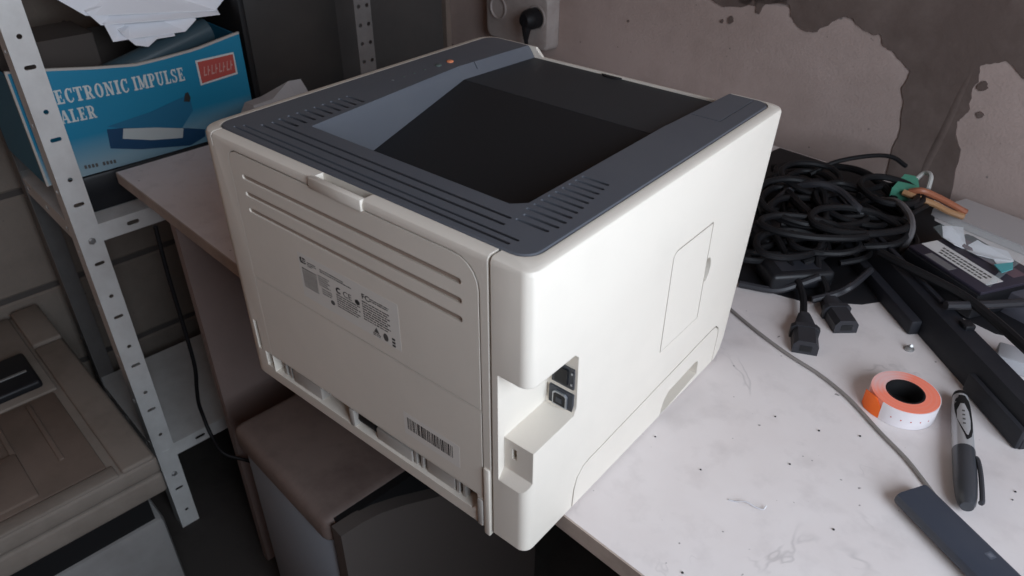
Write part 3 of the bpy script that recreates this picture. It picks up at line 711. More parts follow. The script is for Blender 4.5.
# what stands in the carton
solo('sealer_cylinder', MB().tube([RM(-0.085, 0.10, 0.108), RM(-0.085, 0.285, 0.152)], 0.019, 16, 1), mat('dark_blue_grey', (0.05, 0.085, 0.105), 0.35), 'dark blue-grey rounded machine body poking out of the blue carton', 'device', ROOM @ Matrix.Translation((-0.085, 0.19, 0.10)))
solo('brown_carton', MB(ROOM).box(-0.225, -0.130, -0.01, 0.125, ZB + .004, 0.168), KRAFT, 'dark brown inner box standing inside the blue carton', 'box', ROOM @ Matrix.Translation((-0.18, 0.06, ZB + .004)))
# sheets of paper heaped on top of it
sheetsP = [
    [(-0.215, 0.060, 0.285), (-0.070, 0.065, 0.2450), (-0.070, 0.106, 0.2080), (-0.070, 0.121, 0.2050), (-0.075, 0.300, 0.182), (-0.075, 0.322, 0.200), (-0.215, 0.322, 0.290)],
    [(-0.200, 0.085, 0.268), (-0.068, 0.108, 0.2120), (-0.068, 0.122, 0.1920), (-0.068, 0.130, 0.1910), (-0.066, 0.265, 0.1790), (-0.070, 0.304, 0.176), (-0.200, 0.318, 0.255)],
    [(-0.190, 0.110, 0.245), (-0.066, 0.126, 0.1920), (-0.064, 0.131, 0.1670), (-0.064, 0.152, 0.1665), (-0.064, 0.240, 0.1620), (-0.066, 0.262, 0.176), (-0.190, 0.29, 0.235)],
    [(-0.180, 0.130, 0.225), (-0.064, 0.146, 0.1760), (-0.062, 0.160, 0.1570), (-0.062, 0.178, 0.1510), (-0.062, 0.194, 0.1600), (-0.062, 0.222, 0.159), (-0.180, 0.26, 0.215)]]
plabels = ['crumpled top white sheet of the paper heap above the blue carton', 'second white sheet of the heap above the blue carton, jutting right', 'creased white sheet low in the heap above the blue carton', 'lowest white sheet with torn point hanging over the blue carton']
for k, (poly, lb) in enumerate(zip(sheetsP, plabels)):
    mb = MB()
    n = len(poly); P3 = [RM(*q) for q in poly]
    cen = sum(P3, Vector()) / n + Vector((0, 0, 0.006))
    off = Vector((0, 0, 0.0012))
    vs = P3 + [cen] + [q - off for q in P3] + [cen - off]
    fs = [(i, (i + 1) % n, n) for i in range(n)] + [(n + 1 + (i + 1) % n, n + 1 + i, 2 * n + 1) for i in range(n)] + [(i, n + 1 + i, n + 1 + (i + 1) % n, (i + 1) % n) for i in range(n)]
    mb.add(vs, fs)
    solo('paper_sheet', mb, PAPER, lb, 'paper', Matrix.Translation(RM(poly[0][0] / 2 + poly[3][0] / 2, .18, poly[3][2])), 'loose paper sheets above the blue carton', None)
solo('paper_sheet', MB().add([RM(-0.040, 0.318, 0.2080), RM(-0.030, 0.368, 0.1960), RM(-0.034, 0.395, 0.2400), RM(-0.042, 0.325, 0.2500), RM(-0.041, 0.318, 0.2080), RM(-0.031, 0.368, 0.1960), RM(-0.035, 0.395, 0.2400), RM(-0.043, 0.325, 0.2500)],
     [(0, 1, 2, 3), (7, 6, 5, 4), (0, 4, 5, 1), (1, 5, 6, 2), (2, 6, 7, 3), (3, 7, 4, 0)]), PAPER, 'small white paper corner sticking out beside the dark computer case', 'paper', Matrix.Translation(RM(-.1, .36, .2)), 'loose paper sheets above the blue carton', None)

# dark case beside the carton on the shelf
case = thing('computer_case', 'dark grey metal computer case standing on the rack shelf beside the blue carton', 'computer case', ROOM @ Matrix.Translation((-0.15, 0.43, -0.0735)))
obj('case_shell', MB(ROOM).rbox(-0.27, -0.050, 0.337, 0.508, -0.0675, 0.375, 0.003), CASE, case)
obj('front_bezel', MB(ROOM).rbox(-0.272, -0.047, 0.326, 0.3365, -0.0675, 0.377, 0.003), SLOT, case)
for a in (-0.25, -0.08):
    for s in (0.35, 0.49): obj('foot', MB(ROOM).box(a, a + .02, s, s + .01, -0.0735, -0.0675), SLOT, case)
# board panel: added, its dark colour stands in for the corner's shade
solo('corner_shade', MB(ROOM).prism([(-0.332, 0.612), (-0.222, 0.882), (-0.2065, 0.876), (-0.3165, 0.606)], lambda u, v, h: (u, v, h), FLOOR, 0.72), mat('corner_shade_dark', (0.07, 0.06, 0.055), 0.7, dirt=(0.045, 0.04, 0.038), dirt_amt=.6, dirt_scale=6), 'tall dark panel added for the shade in the corner behind the rack', 'corner_shade', ROOM @ Matrix.Translation((-0.27, 0.74, FLOOR)))
solo('timber_batten', MB(ROOM).box(-0.2300, -0.2000, 0.8825, 0.8965, FLOOR, 0.9), mat('batten_wood', (0.26, 0.20, 0.165), 0.8, dirt=(0.17, 0.13, 0.11), dirt_amt=.6, dirt_scale=12), 'narrow brown wooden batten upright against the back wall, left of the socket', 'batten', ROOM @ Matrix.Translation((-0.215, 0.89, FLOOR)))
# crumpled paper behind the printer
mb = MB(); cr_ = []
prof = [0.0, 0.062, 0.098, 0.108, 0.070, 0.0]
for i in range(6):
    for j in range(6):
        e = 1.0 if 0 < j < 5 else 0.25
        cr_.append(Vector((-0.475 + 0.026 * i + random.uniform(-.005, .005), 0.265 + 0.030 * j + random.uniform(-.006, .006), max(0.0008, prof[i] * e * (0.82 + 0.06 * j) + random.uniform(-.008, .008) * (0 < i < 5)))))
n6 = 36
vs = cr_ + [Vector((q.x, q.y, 0.0003)) for q in cr_]
fs = []
for i in range(5):
    for j in range(5):
        a = i * 6 + j; fs.append((a, a + 6, a + 7, a + 1)); fs.append((n6 + a, n6 + a + 1, n6 + a + 7, n6 + a + 6))
edge = [i * 6 for i in range(6)] + [30 + j for j in range(1, 6)] + [i * 6 + 5 for i in range(4, -1, -1)] + [j for j in range(4, 0, -1)]
for k in range(len(edge)):
    a, b = edge[k], edge[(k + 1) % len(edge)]; fs.append((a, b, n6 + b, n6 + a))
mb.add(vs, fs)
solo('crumpled_paper', mb, PAPERG, 'grey-white crumpled paper bag on the desk between the printer and the rack', 'paper', place(-0.41, 0.34, 0), smooth=None)

# ------------------------------------------------------------------ wall socket
SOCKM = mat('socket_plastic', (0.40, 0.355, 0.335), 0.5, 0.3, dirt=(0.27, 0.225, 0.205), dirt_amt=.6, dirt_scale=22, bevel=0.002)
sock = thing('wall_socket', 'dusty surface-mounted double wall socket above the printer', 'socket', ROOM @ Matrix.Translation((0.04, S_BACK, 0.04)))
obj('housing', MB().loft([[RM(u, S_BACK - h, v) for u, v in rrect(-0.050 + i_, 0.130 - i_, 0.040 + i_, 0.150 - i_, .016)] for h, i_ in ((0.0005, 0), (0.026, .001), (0.031, .004), (0.032, .008))]), SOCKM, sock)
for a in (-0.010, 0.100):
    obj('socket_cup', MB().lathe([(0.0235, 0.0), (0.0235, 0.0035), (0.0205, 0.0035), (0.0195, 0.0006)], 28, Matrix.Translation(RM(a, S_BACK - .0318, 0.105)) @ ROOM.to_3x3().to_4x4() @ Matrix.Rotation(PI / 2, 4, 'X')), SOCKM, sock)
plug = thing('power_plug', 'black round power plug pushed into the wall socket', 'plug', Matrix.Translation(RM(0.100, S_BACK - .036, 0.105)))
XP = Matrix.Translation(RM(0.100, S_BACK - .0358, 0.105)) @ ROOM.to_3x3().to_4x4() @ Matrix.Rotation(PI / 2, 4, 'X')
obj('plug_body', MB().lathe([(0.0190, 0.0), (0.0200, 0.014), (0.0180, 0.026), (0.0120, 0.034)], 24, XP), CORD, plug)
pc = [RM(0.100, S_BACK - .058, 0.103), RM(0.099, S_BACK - .060, 0.088), RM(0.096, S_BACK - .058, 0.065), RM(0.095, S_BACK - .052, 0.035), RM(0.097, S_BACK - .047, 0.008), RM(0.13, S_BACK - .060, 0.005), RM(0.24, S_BACK - .075, 0.005)]
obj('plug_cord', MB().tube(pc, [0.0120] * 4 + [0.0105, 0.0100, .0095, .0088, .0080, .0072, .0064, .0056] + [0.0042] * 40, 10, 6), CORD, plug)

# ------------------------------------------------------------------ old machine at lower left
old = thing('copier', 'dusty beige office copier with dark paper slot, low beside the rack', 'copier', ROOM @ Matrix.Translation((-0.04, -0.28, FLOOR)))
a0, a1, s1 = -0.325, 0.217, -0.058; s0 = -0.56; zt = -0.350
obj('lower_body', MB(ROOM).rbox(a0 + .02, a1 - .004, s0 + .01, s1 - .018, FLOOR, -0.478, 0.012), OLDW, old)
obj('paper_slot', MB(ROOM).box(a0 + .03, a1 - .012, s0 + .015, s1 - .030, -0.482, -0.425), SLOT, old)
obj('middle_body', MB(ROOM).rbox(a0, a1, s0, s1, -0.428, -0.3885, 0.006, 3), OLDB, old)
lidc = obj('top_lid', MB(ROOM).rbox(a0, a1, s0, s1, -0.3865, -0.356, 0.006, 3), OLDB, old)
obj('side_rail', MB(ROOM).rbox(a0 + .14, a1 - .002, s1 - .050, s1 - .003, -0.360, zt, 0.004, 3), OLDB, lidc)
obj('rear_block', MB(ROOM).rbox(a0, a0 + .136, s1 - .050, s1 - .002, -0.360, zt + .004, 0.004, 3), OLDB, lidc)
obj('dusty_tray', MB(ROOM).rbox(-0.046, a1 - .030, s0 + .01, s1 - .062, -0.360, -0.3535, 0.003), OLDT, lidc)
obj('tray_ridge', MB(ROOM).rbox(-0.035, a1 - .09, s1 - .108, s1 - .100, -0.356, -0.3505, 0.002), OLDT, lidc)
obj('tray_ridge', MB(ROOM).rbox(-0.035, a1 - .15, s1 - .158, s1 - .150, -0.356, -0.3505, 0.002), OLDT, lidc)
obj('raised_pad', MB(ROOM).rbox(a1 - .150, a1 - .040, s0 + .02, s1 - .150, -0.356, -0.3490, 0.003), OLDT, lidc)
obj('front_rim', MB(ROOM).rbox(a1 - .028, a1 - .002, s0 + .005, s1 - .055, -0.360, -0.3525, 0.003), OLDB, lidc)
dp = obj('display_hood', MB(ROOM).rbox(-0.172, -0.068, s0 + .03, -0.127, -0.357, -0.338, 0.006, 3), BLACKP, lidc)
obj('rear_shelf', MB(ROOM).rbox(a0 + .005, -0.050, s0 + .02, s1 - .055, -0.360, -0.3515, 0.003), OLDB, lidc)
obj('chrome_strip', MB(ROOM).rbox(-0.112, -0.106, s0 + .05, -0.138, -0.3385, -0.3365, 0.0008), STEEL, dp)

# ------------------------------------------------------------------ appliance under the desk
und = thing('computer_tower', 'off-white computer tower with rounded top under the desk edge', 'computer case', ROOM @ Matrix.Translation((0.42, 0.22, FLOOR)))
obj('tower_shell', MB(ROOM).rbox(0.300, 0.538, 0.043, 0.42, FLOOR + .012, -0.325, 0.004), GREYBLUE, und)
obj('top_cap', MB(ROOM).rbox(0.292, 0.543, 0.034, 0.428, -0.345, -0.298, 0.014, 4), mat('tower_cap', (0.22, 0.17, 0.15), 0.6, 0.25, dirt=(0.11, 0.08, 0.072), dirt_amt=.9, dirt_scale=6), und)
obj('bezel_recess', MB(ROOM).box(0.538, 0.552, 0.050, 0.41, FLOOR + .012, -0.302), SLOT, und)
bz_ = [(0.040, FLOOR + .012), (0.40, FLOOR + .012), (0.40, -0.440), (0.33, -0.417), (0.274, -0.391), (0.207, -0.357), (0.139, -0.322), (0.100, -0.306), (0.070, -0.300), (0.040, -0.299)]
obj('front_bezel', MB(ROOM).prism(bz_, lambda u, v, h: (h, u, v), 0.550, 0.572), DGREY, und)
for a in (0.31, 0.51):
    for s in (0.06, 0.38): obj('foot', MB(ROOM).box(a, a + .02, s, s + .02, FLOOR, FLOOR + .0125), SLOT, und)
solo('hanging_cable', MB().tube([(-0.386, 0.101, -0.022), (-0.384, 0.098, -0.10), (-0.383, 0.098, -0.20), (-0.386, 0.098, -0.27), (-0.400, 0.097, -0.32), (-0.413, 0.098, -0.36), (-0.417, 0.100, -0.39), (-0.400, 0.097, -0.425), (-0.365, 0.095, -0.445), (-0.335, 0.125, -0.47), (-0.315, 0.18, -0.54), (-0.31, 0.25, -0.64), (-0.31, 0.30, -0.746)], 0.0032, 8, 8), CORD, 'thin black cable hanging down the front of the desk side panel', 'cable', place(-0.39, 0.10, FLOOR))

# ------------------------------------------------------------------ things on the desk, right of the printer
solo('white_strip', MB().add([(0.432, 0.777, .001), (0.459, 0.838, .001), (0.60, 0.803, .001), (0.60, 0.728, .001), (0.432, 0.777, .012), (0.459, 0.838, .012), (0.60, 0.803, .012), (0.60, 0.728, .012)],
     [(0, 1, 2, 3), (7, 6, 5, 4), (0, 4, 5, 1), (1, 5, 6, 2), (2, 6, 7, 3), (3, 7, 4, 0)]), mat('strip_white', (0.46, 0.435, 0.435), 0.6), 'pale grey-white flat plank lying on the desk along the back wall', 'plank', place(0.52, 0.78, 0.001))
# long black cover bar
bx = Vector((0.701, -0.713, 0)).normalized(); by = Vector((-bx.y, bx.x, 0))
BARX = Matrix(((bx.x, by.x, 0, 0.541), (bx.y, by.y, 0, 0.483), (0, 0, 1, 0), (0, 0, 0, 1)))
bar = thing('cover_bar', 'long black plastic machine cover lying diagonally across the desk behind the cables', 'cover', BARX)
L0, L1 = -0.350, 0.135
obj('bar_body', MB(BARX).loft([[(u, -0.030, 0.0005), (u, 0.006, 0.0005), (u, 0.006, 0.025), (u, 0.000, 0.031), (u, -0.021, 0.031), (u, -0.030, 0.016)] for u in (L0, L1)]), BARM, bar)
obj('bar_ledge', MB(BARX).rbox(L0 + .01, -0.032, -0.042, -0.030, 0.0005, 0.018, 0.002), BARM, bar)
obj('bar_rib', MB(BARX).rbox(L0 + .02, L1 - .18, -0.010, -0.005, 0.030, 0.0350, 0.0012), BARM, bar)
obj('end_tab', MB(BARX).rbox(0.055, L1, -0.035, -0.029, 0.0005, 0.022, 0.002), BARM, bar)
obj('latch_stub', MB(BARX).rbox(-0.010, 0.003, -0.010, 0.001, 0.030, 0.036, 0.0015), BLACKP, bar)
# cartridge with the warning sticker
cx = Vector((0.539 - 0.461, 0.553 - 0.600, 0)).normalized(); cy = Vector((-cx.y, cx.x, 0))
CARX = Matrix(((cx.x, cy.x, 0, 0.500), (cx.y, cy.y, 0, 0.598), (0, 0, 1, 0), (0, 0, 0, 1)))
crt = thing('cartridge', 'black printer cartridge with white warning sticker among the cables', 'cartridge', CARX)
obj('cartridge_body', MB(CARX).rbox(-0.050, 0.056, -0.032, 0.070, 0.0035, 0.036, 0.004), BLACKP, crt)
obj('cartridge_step', MB(CARX).rbox(-0.048, 0.056, -0.029, 0.060, 0.035, 0.0395, 0.0015), mat('cartridge_purple', (0.035, 0.03, 0.045), 0.4), crt)
stk = obj('warning_sticker', MB(CARX).box(-0.046, 0.047, -0.012, 0.011, 0.0395, 0.0400), mat('sticker_white', (0.66, 0.65, 0.64), 0.6), crt)
for k in range(3):
    mb = MB(CARX); u = -0.030 + .003 * (2 - k); 
    while u < 0.036:
        l = random.uniform(.002, .006); mb.box(u, min(u + l, .040), -0.0088 + k * .0058, -0.0060 + k * .0058, .0400, .0402); u += l + .0012
    obj('fine_print', mb, INKG, stk, None)
obj('small_sticker', MB(CARX).rbox(-0.026, 0.010, -0.0275, -0.0165, 0.0390, 0.0398, 0.0003, 1), mat('sticker_grey', (0.16, 0.155, 0.16), 0.5), crt)
obj('pink_sticker', MB(CARX).box(-0.040, 0.045, 0.028, 0.046, 0.0395, 0.0398), mat('sticker_plum', (0.16, 0.10, 0.12), 0.5), crt)
# torn paper and clear film on top of it
pp = [(0.462, 0.668), (0.470, 0.676), (0.482, 0.683), (0.488, 0.660), (0.496, 0.640), (0.503, 0.660), (0.512, 0.653), (0.536, 0.657), (0.546, 0.634), (0.536, 0.612), (0.527, 0.622), (0.510, 0.620), (0.497, 0.632), (0.485, 0.628), (0.470, 0.640)]
solo('torn_paper', MB().prism(pp, lambda u, v, h: (u, v, 0.0405 + h + .002 * math.sin(u * 300)), 0.0, 0.0008), PAPER, 'torn white paper scrap on the black cartridge', 'paper', place(0.50, 0.645, 0.04), smooth=None)
FILM = mat('clear_film', (0.75, 0.88, 0.90), 0.12, 0.6, alpha=0.10)
ff = [(0.455, 0.655), (0.470, 0.690), (0.545, 0.668), (0.556, 0.645), (0.548, 0.610), (0.538, 0.556), (0.533, 0.556), (0.540, 0.600), (0.470, 0.632)]
solo('clear_film', MB().prism(ff, lambda u, v, h: (u, v, 0.0440 + h + .001 * math.sin(v * 200)), 0.0, 0.0006), FILM, 'clear shiny plastic film laid over the torn paper and cartridge', 'plastic film', place(0.50, 0.63, 0.044), smooth=None)
solo('cyan_reflection', MB().prism([(0.531, 0.603), (0.546, 0.622), (0.549, 0.606), (0.541, 0.590)], xy, 0.0450, 0.0460), mat('cyan_reflection', (0.10, 0.42, 0.45), 0.3), 'cyan reflection at the corner of the clear film, made as a coloured patch', 'reflection', place(0.54, 0.606, 0.045), smooth=None)  # coloured patch paints the cyan reflection on the film
# grey plastic brackets at the right
solo('grey_bracket', MB().rbox(-0.034, 0.034, -0.020, 0.020, 0.0005, 0.030, 0.003, 2, place(0.592, 0.592, 0, -0.35)), mat('bracket_grey', (0.14, 0.14, 0.17), 0.35), 'grey smooth plastic bracket beside the cartridge', 'bracket', place(0.592, 0.592, 0))
solo('silver_box', MB().rbox(-0.024, 0.024, -0.014, 0.014, 0.0005, 0.016, 0.002, 2, place(0.592, 0.492, 0, 0.12)), mat('silver_grey', (0.42, 0.42, 0.44), 0.4), 'pale grey small plastic box tucked behind the black cover', 'box', place(0.592, 0.492, 0))
# coloured connector with ribbon wires
grn = thing('ribbon_connector', 'green plastic connector with orange and brown wires on the cable heap', 'connector', place(0.395, 0.745, 0.03))
obj('connector_shell', MB().prism([(-0.013, -0.020), (0.010, -0.022), (0.016, -0.004), (0.006, 0.020), (-0.010, 0.018)], lambda u, v, h: (0.396 + u, 0.752 + v, 0.034 + h + v * .2), 0, 0.014), mat('green_plastic', (0.10, 0.36, 0.25), 0.4), grn)
for k, (cl, o_) in enumerate((((0.36, 0.13, 0.07), 0.0), ((0.20, 0.08, 0.06), 0.006), ((0.40, 0.22, 0.11), -0.006), ((0.5, 0.5, 0.48), 0.012))):
    if k < 3: path = [(0.404 + o_, 0.735 + o_, 0.044), (0.418 + o_, 0.735 + o_, 0.050 - k * .004), (0.435, 0.748 + o_, 0.042 - k * .004), (0.452, 0.765 + o_, 0.030 - k * .004), (0.470, 0.775 + o_, 0.020 - k * .002)]
    else: path = [(0.400, 0.768, 0.046), (0.408, 0.775, 0.058), (0.418, 0.765, 0.060), (0.422, 0.750, 0.048)]
    obj('wire', MB().tube(path, 0.0042 if k < 3 else 0.003, 8, 6), mat('wire_%d' % k, cl, 0.45), grn)
shp = [(0.312, 0.446), (0.342, 0.459), (0.375, 0.465), (0.408, 0.487), (0.432, 0.503), (0.452, 0.530), (0.480, 0.560), (0.560, 0.540), (0.625, 0.560), (0.630, 0.640), (0.540, 0.720), (0.440, 0.765), (0.420, 0.841), (0.300, 0.853), (0.180, 0.865), (0.165, 0.780), (0.215, 0.600), (0.270, 0.500)]
mb = MB(); cen = Vector((0.37, 0.65)); rings = []
for k, hgt in ((1.0, .0008), (0.97, .0022), (0.75, .0026), (0.5, .0028), (0.25, .0027)):
    rings.append([(cen.x + (x - cen.x) * k, cen.y + (y - cen.y) * k, hgt + random.uniform(0, .0006)) for x, y in shp])
mb.loft([[(x, y, 0.0002) for x, y in shp]] + rings)
solo('heap_shade_sheet', mb, mat('heap_shade_black', (0.010, 0.010, 0.012), 0.55, 0.3), 'black sheet added on the desk for the shade beneath the cable heap', 'shade sheet', place(0.37, 0.65, 0))  # added dark sheet standing in for shade under and behind the cables
# cords
CORDS = [
 ('A', [(0.206,0.772,0.006),(0.244,0.778,0.020),(0.298,0.786,0.030),(0.331,0.778,0.035),(0.362,0.758,0.035),(0.392,0.730,0.030)], .0052, CORD),
 ('B', [(0.274,0.735,0.030),(0.296,0.763,0.045),(0.329,0.804,0.050),(0.352,0.833,0.045),(0.370,0.851,0.030)], .0032, CORD),
 ('C', [(0.266,0.592,0.020),(0.279,0.647,0.040),(0.307,0.653,0.055),(0.336,0.655,0.055),(0.365,0.638,0.050),(0.375,0.639,0.040),(0.374,0.625,0.020)], .0050, CORDG),
 ('D', [(0.226,0.713,0.020),(0.271,0.653,0.035),(0.309,0.603,0.045),(0.350,0.570,0.045),(0.382,0.561,0.040)], .0060, CORD),
 ('E', [(0.376,0.716,0.030),(0.403,0.681,0.050),(0.424,0.657,0.050),(0.436,0.633,0.045),(0.437,0.624,0.030),(0.432,0.622,0.012)], .0042, mat('cord_mid_grey', (0.11, 0.105, 0.11), 0.35, 0.5)),
 ('F', [(0.309,0.446,0.005),(0.347,0.459,0.006),(0.368,0.475,0.015),(0.384,0.488,0.025)], .0042, CORDG),
 ('G', [(0.388,0.464,0.008),(0.406,0.481,0.015),(0.418,0.495,0.025),(0.421,0.548,0.020)], .0042, CORDG),
 ('J', [(0.424,0.558,0.040),(0.456,0.543,0.042),(0.491,0.532,0.042),(0.523,0.522,0.040),(0.561,0.497,0.037),(0.593,0.467,0.037)], .0052, CORD),
 ('K', [(0.510,0.497,0.038),(0.541,0.528,0.036),(0.577,0.564,0.036),(0.62,0.605,0.036)], .0046, CORDG),
 ('L', [(0.398,0.619,0.020),(0.413,0.658,0.030),(0.423,0.700,0.035),(0.430,0.750,0.030)], .0036, CORD),
]
CL = {'A': 'thick black cord arching along the wall over the cable heap', 'B': 'thin black cord looping up against the back wall beside the green connector',
      'C': 'charcoal cord looped in a wide arch over the cable heap', 'D': 'thick black cord running down beside the black cover bar',
      'E': 'mid-grey glossy cord bent in a loop beside the cartridge', 'F': 'charcoal cord end lying by the printer foot',
      'G': 'charcoal cord bending up behind the two black cord connectors', 'J': 'black cord lying on top of the long black cover',
      'K': 'charcoal cord crossing below the cartridge beside the grey bracket', 'L': 'thin black cord crossing towards the green connector'}
for k, path, r, m in CORDS:
    solo('loose_cable', MB().tube(path, r, 8, 7), m, CL[k], 'cord', Matrix.Translation((path[0][0], path[0][1], 0)), 'cords heaped behind the printer')
# the rest of the heap: loops of black cord lying over one another
def loop_cord(cx, cy, rx, ry, rot, z0, turns, r):
    P = []
    n = int(turns * 12)
    for i in range(n + 1):
        t = 2 * PI * i / 12
        k = 1 + 0.10 * math.sin(i * 1.3)
        x = rx * k * math.cos(t); y = ry * k * math.sin(t)
        P.append((cx + x * math.cos(rot) - y * math.sin(rot), cy + x * math.sin(rot) + y * math.cos(rot), z0 + 0.010 * (1 + math.sin(t * .5 + rot)) + 0.002 * i / 12))
    return MB().tube(P, r, 8, 4)
heap = [(0.335, 0.515, 0.026, 0.050, -0.5, 0.020, 1.7, .0044), (0.300, 0.600, 0.040, 0.060, 0.4, 0.034, 1.6, .0042), (0.380, 0.600, 0.034, 0.060, -0.9, 0.030, 1.7, .0044), (0.345, 0.540, 0.028, 0.060, -1.1, 0.034, 1.6, .0042), (0.290, 0.690, 0.036, 0.050, 0.2, 0.028, 1.6, .0040), (0.385, 0.715, 0.034, 0.044, -0.3, 0.030, 1.6, .0042), (0.305, 0.560, 0.050, 0.085, -0.6, 0.006, 1.7, .0042), (0.330, 0.640, 0.045, 0.070, 0.2, 0.008, 1.8, .0042), (0.275, 0.660, 0.035, 0.070, 0.5, 0.006, 1.6, .0038),
        (0.350, 0.700, 0.060, 0.040, 0.1, 0.007, 1.7, .0045), (0.365, 0.560, 0.030, 0.055, -0.7, 0.016, 1.5, .0040), (0.300, 0.520, 0.030, 0.055, -0.3, 0.006, 1.6, .0042),
        (0.400, 0.670, 0.030, 0.060, 0.6, 0.008, 1.7, .0040), (0.260, 0.735, 0.030, 0.040, 0.1, 0.006, 1.6, .0040), (0.330, 0.600, 0.040, 0.060, -1.0, 0.024, 1.5, .0044), (0.355, 0.650, 0.036, 0.052, 0.9, 0.028, 1.6, .0040)]
for q in heap:
    solo('loose_cable', loop_cord(*q), CORD, 'black cord coiled in the dark cable heap behind the printer', 'cord', Matrix.Translation((q[0], q[1], 0)), 'black coiled cords in the heap')
brick = thing('power_brick', 'black laptop power brick lying against the printer side in the cables', 'power adapter', place(0.312, 0.585, 0, -0.5))
XB = place(0.312, 0.585, 0, -0.5)
obj('brick_body', MB(XB).rbox(-0.026, 0.026, -0.060, 0.060, 0.0035, 0.028, 0.005, 3), BLACKP, brick)
obj('brick_label', MB(XB).box(-0.018, 0.018, -0.040, 0.040, 0.028, 0.0283), mat('brick_label', (0.02, 0.022, 0.03), 0.3), brick)
X2 = place(0.352, 0.497, 0, -0.75)
shade_brick = thing('power_brick', 'small square black power adapter added under coiled cables to shade the desk', 'power adapter', X2)  # added brick: thickens the heap so it shades the desk beside it
obj('brick_body', MB(X2).rbox(-0.024, 0.024, -0.038, 0.038, 0.0035, 0.026, 0.005, 3), BLACKP, shade_brick)
obj('brick_label', MB(X2).box(-0.014, 0.014, -0.024, 0.024, 0.026, 0.0263), mat('shade_brick_label_dark', (0.03, 0.032, 0.04), 0.3), shade_brick)
# two IEC cord connectors
def iec(x, y, rz, z, label, tail):
    X = place(x, y, z, rz)
    t = thing('cord_connector', label, 'connector', X, 'cord connectors on the desk')
    obj('connector_head', MB(X).loft([[(-.0125, 0, .0005), (.0125, 0, .0005), (.0125, 0, .011), (.0085, 0, .0165), (-.0085, 0, .0165), (-.0125, 0, .011)],
                                      [(-.0125, .026, .0005), (.0125, .026, .0005), (.0125, .026, .011), (.0085, .026, .0165), (-.0085, .026, .0165), (-.0125, .026, .011)]]), CORDG, t)
    obj('collar', MB(X).loft([[(sx * .0145, yy, zz) for sx, zz in ((-1, .0005), (1, .0005), (1, .014), (.7, .0175), (-.7, .0175), (-1, .014))] for yy in (.0262, .032)]), CORDG, t)
    obj('grip', MB(X).loft([[(sx * w_, yy, zz) for sx, zz in ((-1, .001), (1, .001), (1, .013), (.6, .0155), (-.6, .0155), (-1, .013))] for yy, w_ in ((.0322, .0115), (.046, .0085), (.056, .0062))]), CORDG, t)
    obj('face_slots', MB(X).box(-.006, .006, -.0004, 0, .004, .011), SLOT, t)
    e = X @ Vector((0, .053, .008))
    obj('cord', MB().tube([e] + tail, 0.0040, 8, 7), CORD, t)
iec(0.4165, 0.374, 0.42, 0, 'black cord connector lying flat, pointing at the grey thin cable', [(0.378, 0.460, 0.012), (0.358, 0.482, 0.020), (0.325, 0.515, 0.032), (0.291, 0.545, 0.040)])
iec(0.4360, 0.437, 0.72, 0, 'black cord connector half under the cable heap beside the cover bar', [(0.392, 0.490, 0.015), (0.377, 0.504, 0.022), (0.364, 0.532, 0.036), (0.360, 0.580, 0.046)])
# thin grey cable
solo('thin_cable', MB().tube([(0.255, 0.470, 0.0021), (0.285, 0.430, 0.0021), (0.308, 0.407, 0.0021), (0.328, 0.394, 0.0021), (0.368, 0.375, 0.0021), (0.407, 0.360, 0.0021), (0.442, 0.350, 0.0021), (0.477, 0.333, 0.0021), (0.513, 0.307, 0.0021), (0.540, 0.289, 0.0021), (0.5600, 0.2715, 0.0021), (0.575, 0.2575, 0.0021), (0.586, 0.2495, 0.0021)], 0.0018, 8, 7),
     CORDT, 'thin grey cable running across the desk to the slate stick', 'cable', place(0.442, 0.350, 0))
# slate stick
ax = Vector((0.857, -0.515, 0)).normalized(); ay = Vector((-ax.y, ax.x, 0))
AX = Matrix(((ax.x, ay.x, 0, 0.5570), (ax.y, ay.y, 0, 0.2420), (0, 0, 1, 0.0042), (0, 0, 0, 1)))
SLATE = mat('slate_plastic', (0.040, 0.048, 0.068), 0.38, 0.45, dirt=(0.055, 0.062, 0.08), dirt_amt=.4, dirt_scale=30, bump=.05, bump_scale=1500)
stick = thing('power_bank', 'slate blue flat rectangular stick with a tiny square logo on the desk', 'power bank', AX)
def sec(u, k=1.0): return [(u, -0.0165 * k, 0.0030), (u, -0.0150 * k, 0.0004), (u, 0.0150 * k, 0.0004), (u, 0.0165 * k, 0.0030), (u, 0.0165 * k, 0.0065), (u, 0.0150 * k, 0.0092), (u, 0.0120 * k, 0.0104), (u, -0.0120 * k, 0.0104), (u, -0.0150 * k, 0.0092), (u, -0.0165 * k, 0.0065)]
obj('stick_body', MB(AX).loft([sec(-0.0015, .96), sec(0.0, 1), sec(0.130, 1), sec(0.1315, .96)]), SLATE, stick)
obj('logo_print', MB(AX).prism([(0.0650, .0040), (0.0710, .0040), (0.0710, .0100), (0.0650, .0100)], xy, .0104, .0106), mat('logo_grey', (0.085, 0.095, 0.12), 0.4), stick)
obj('logo_print', MB(AX).prism([(0.0664, .0054), (0.0696, .0054), (0.0696, .0086), (0.0664, .0086)], xy, .0106, .0107), mat('logo_light', (0.14, 0.15, 0.18), 0.4), stick)
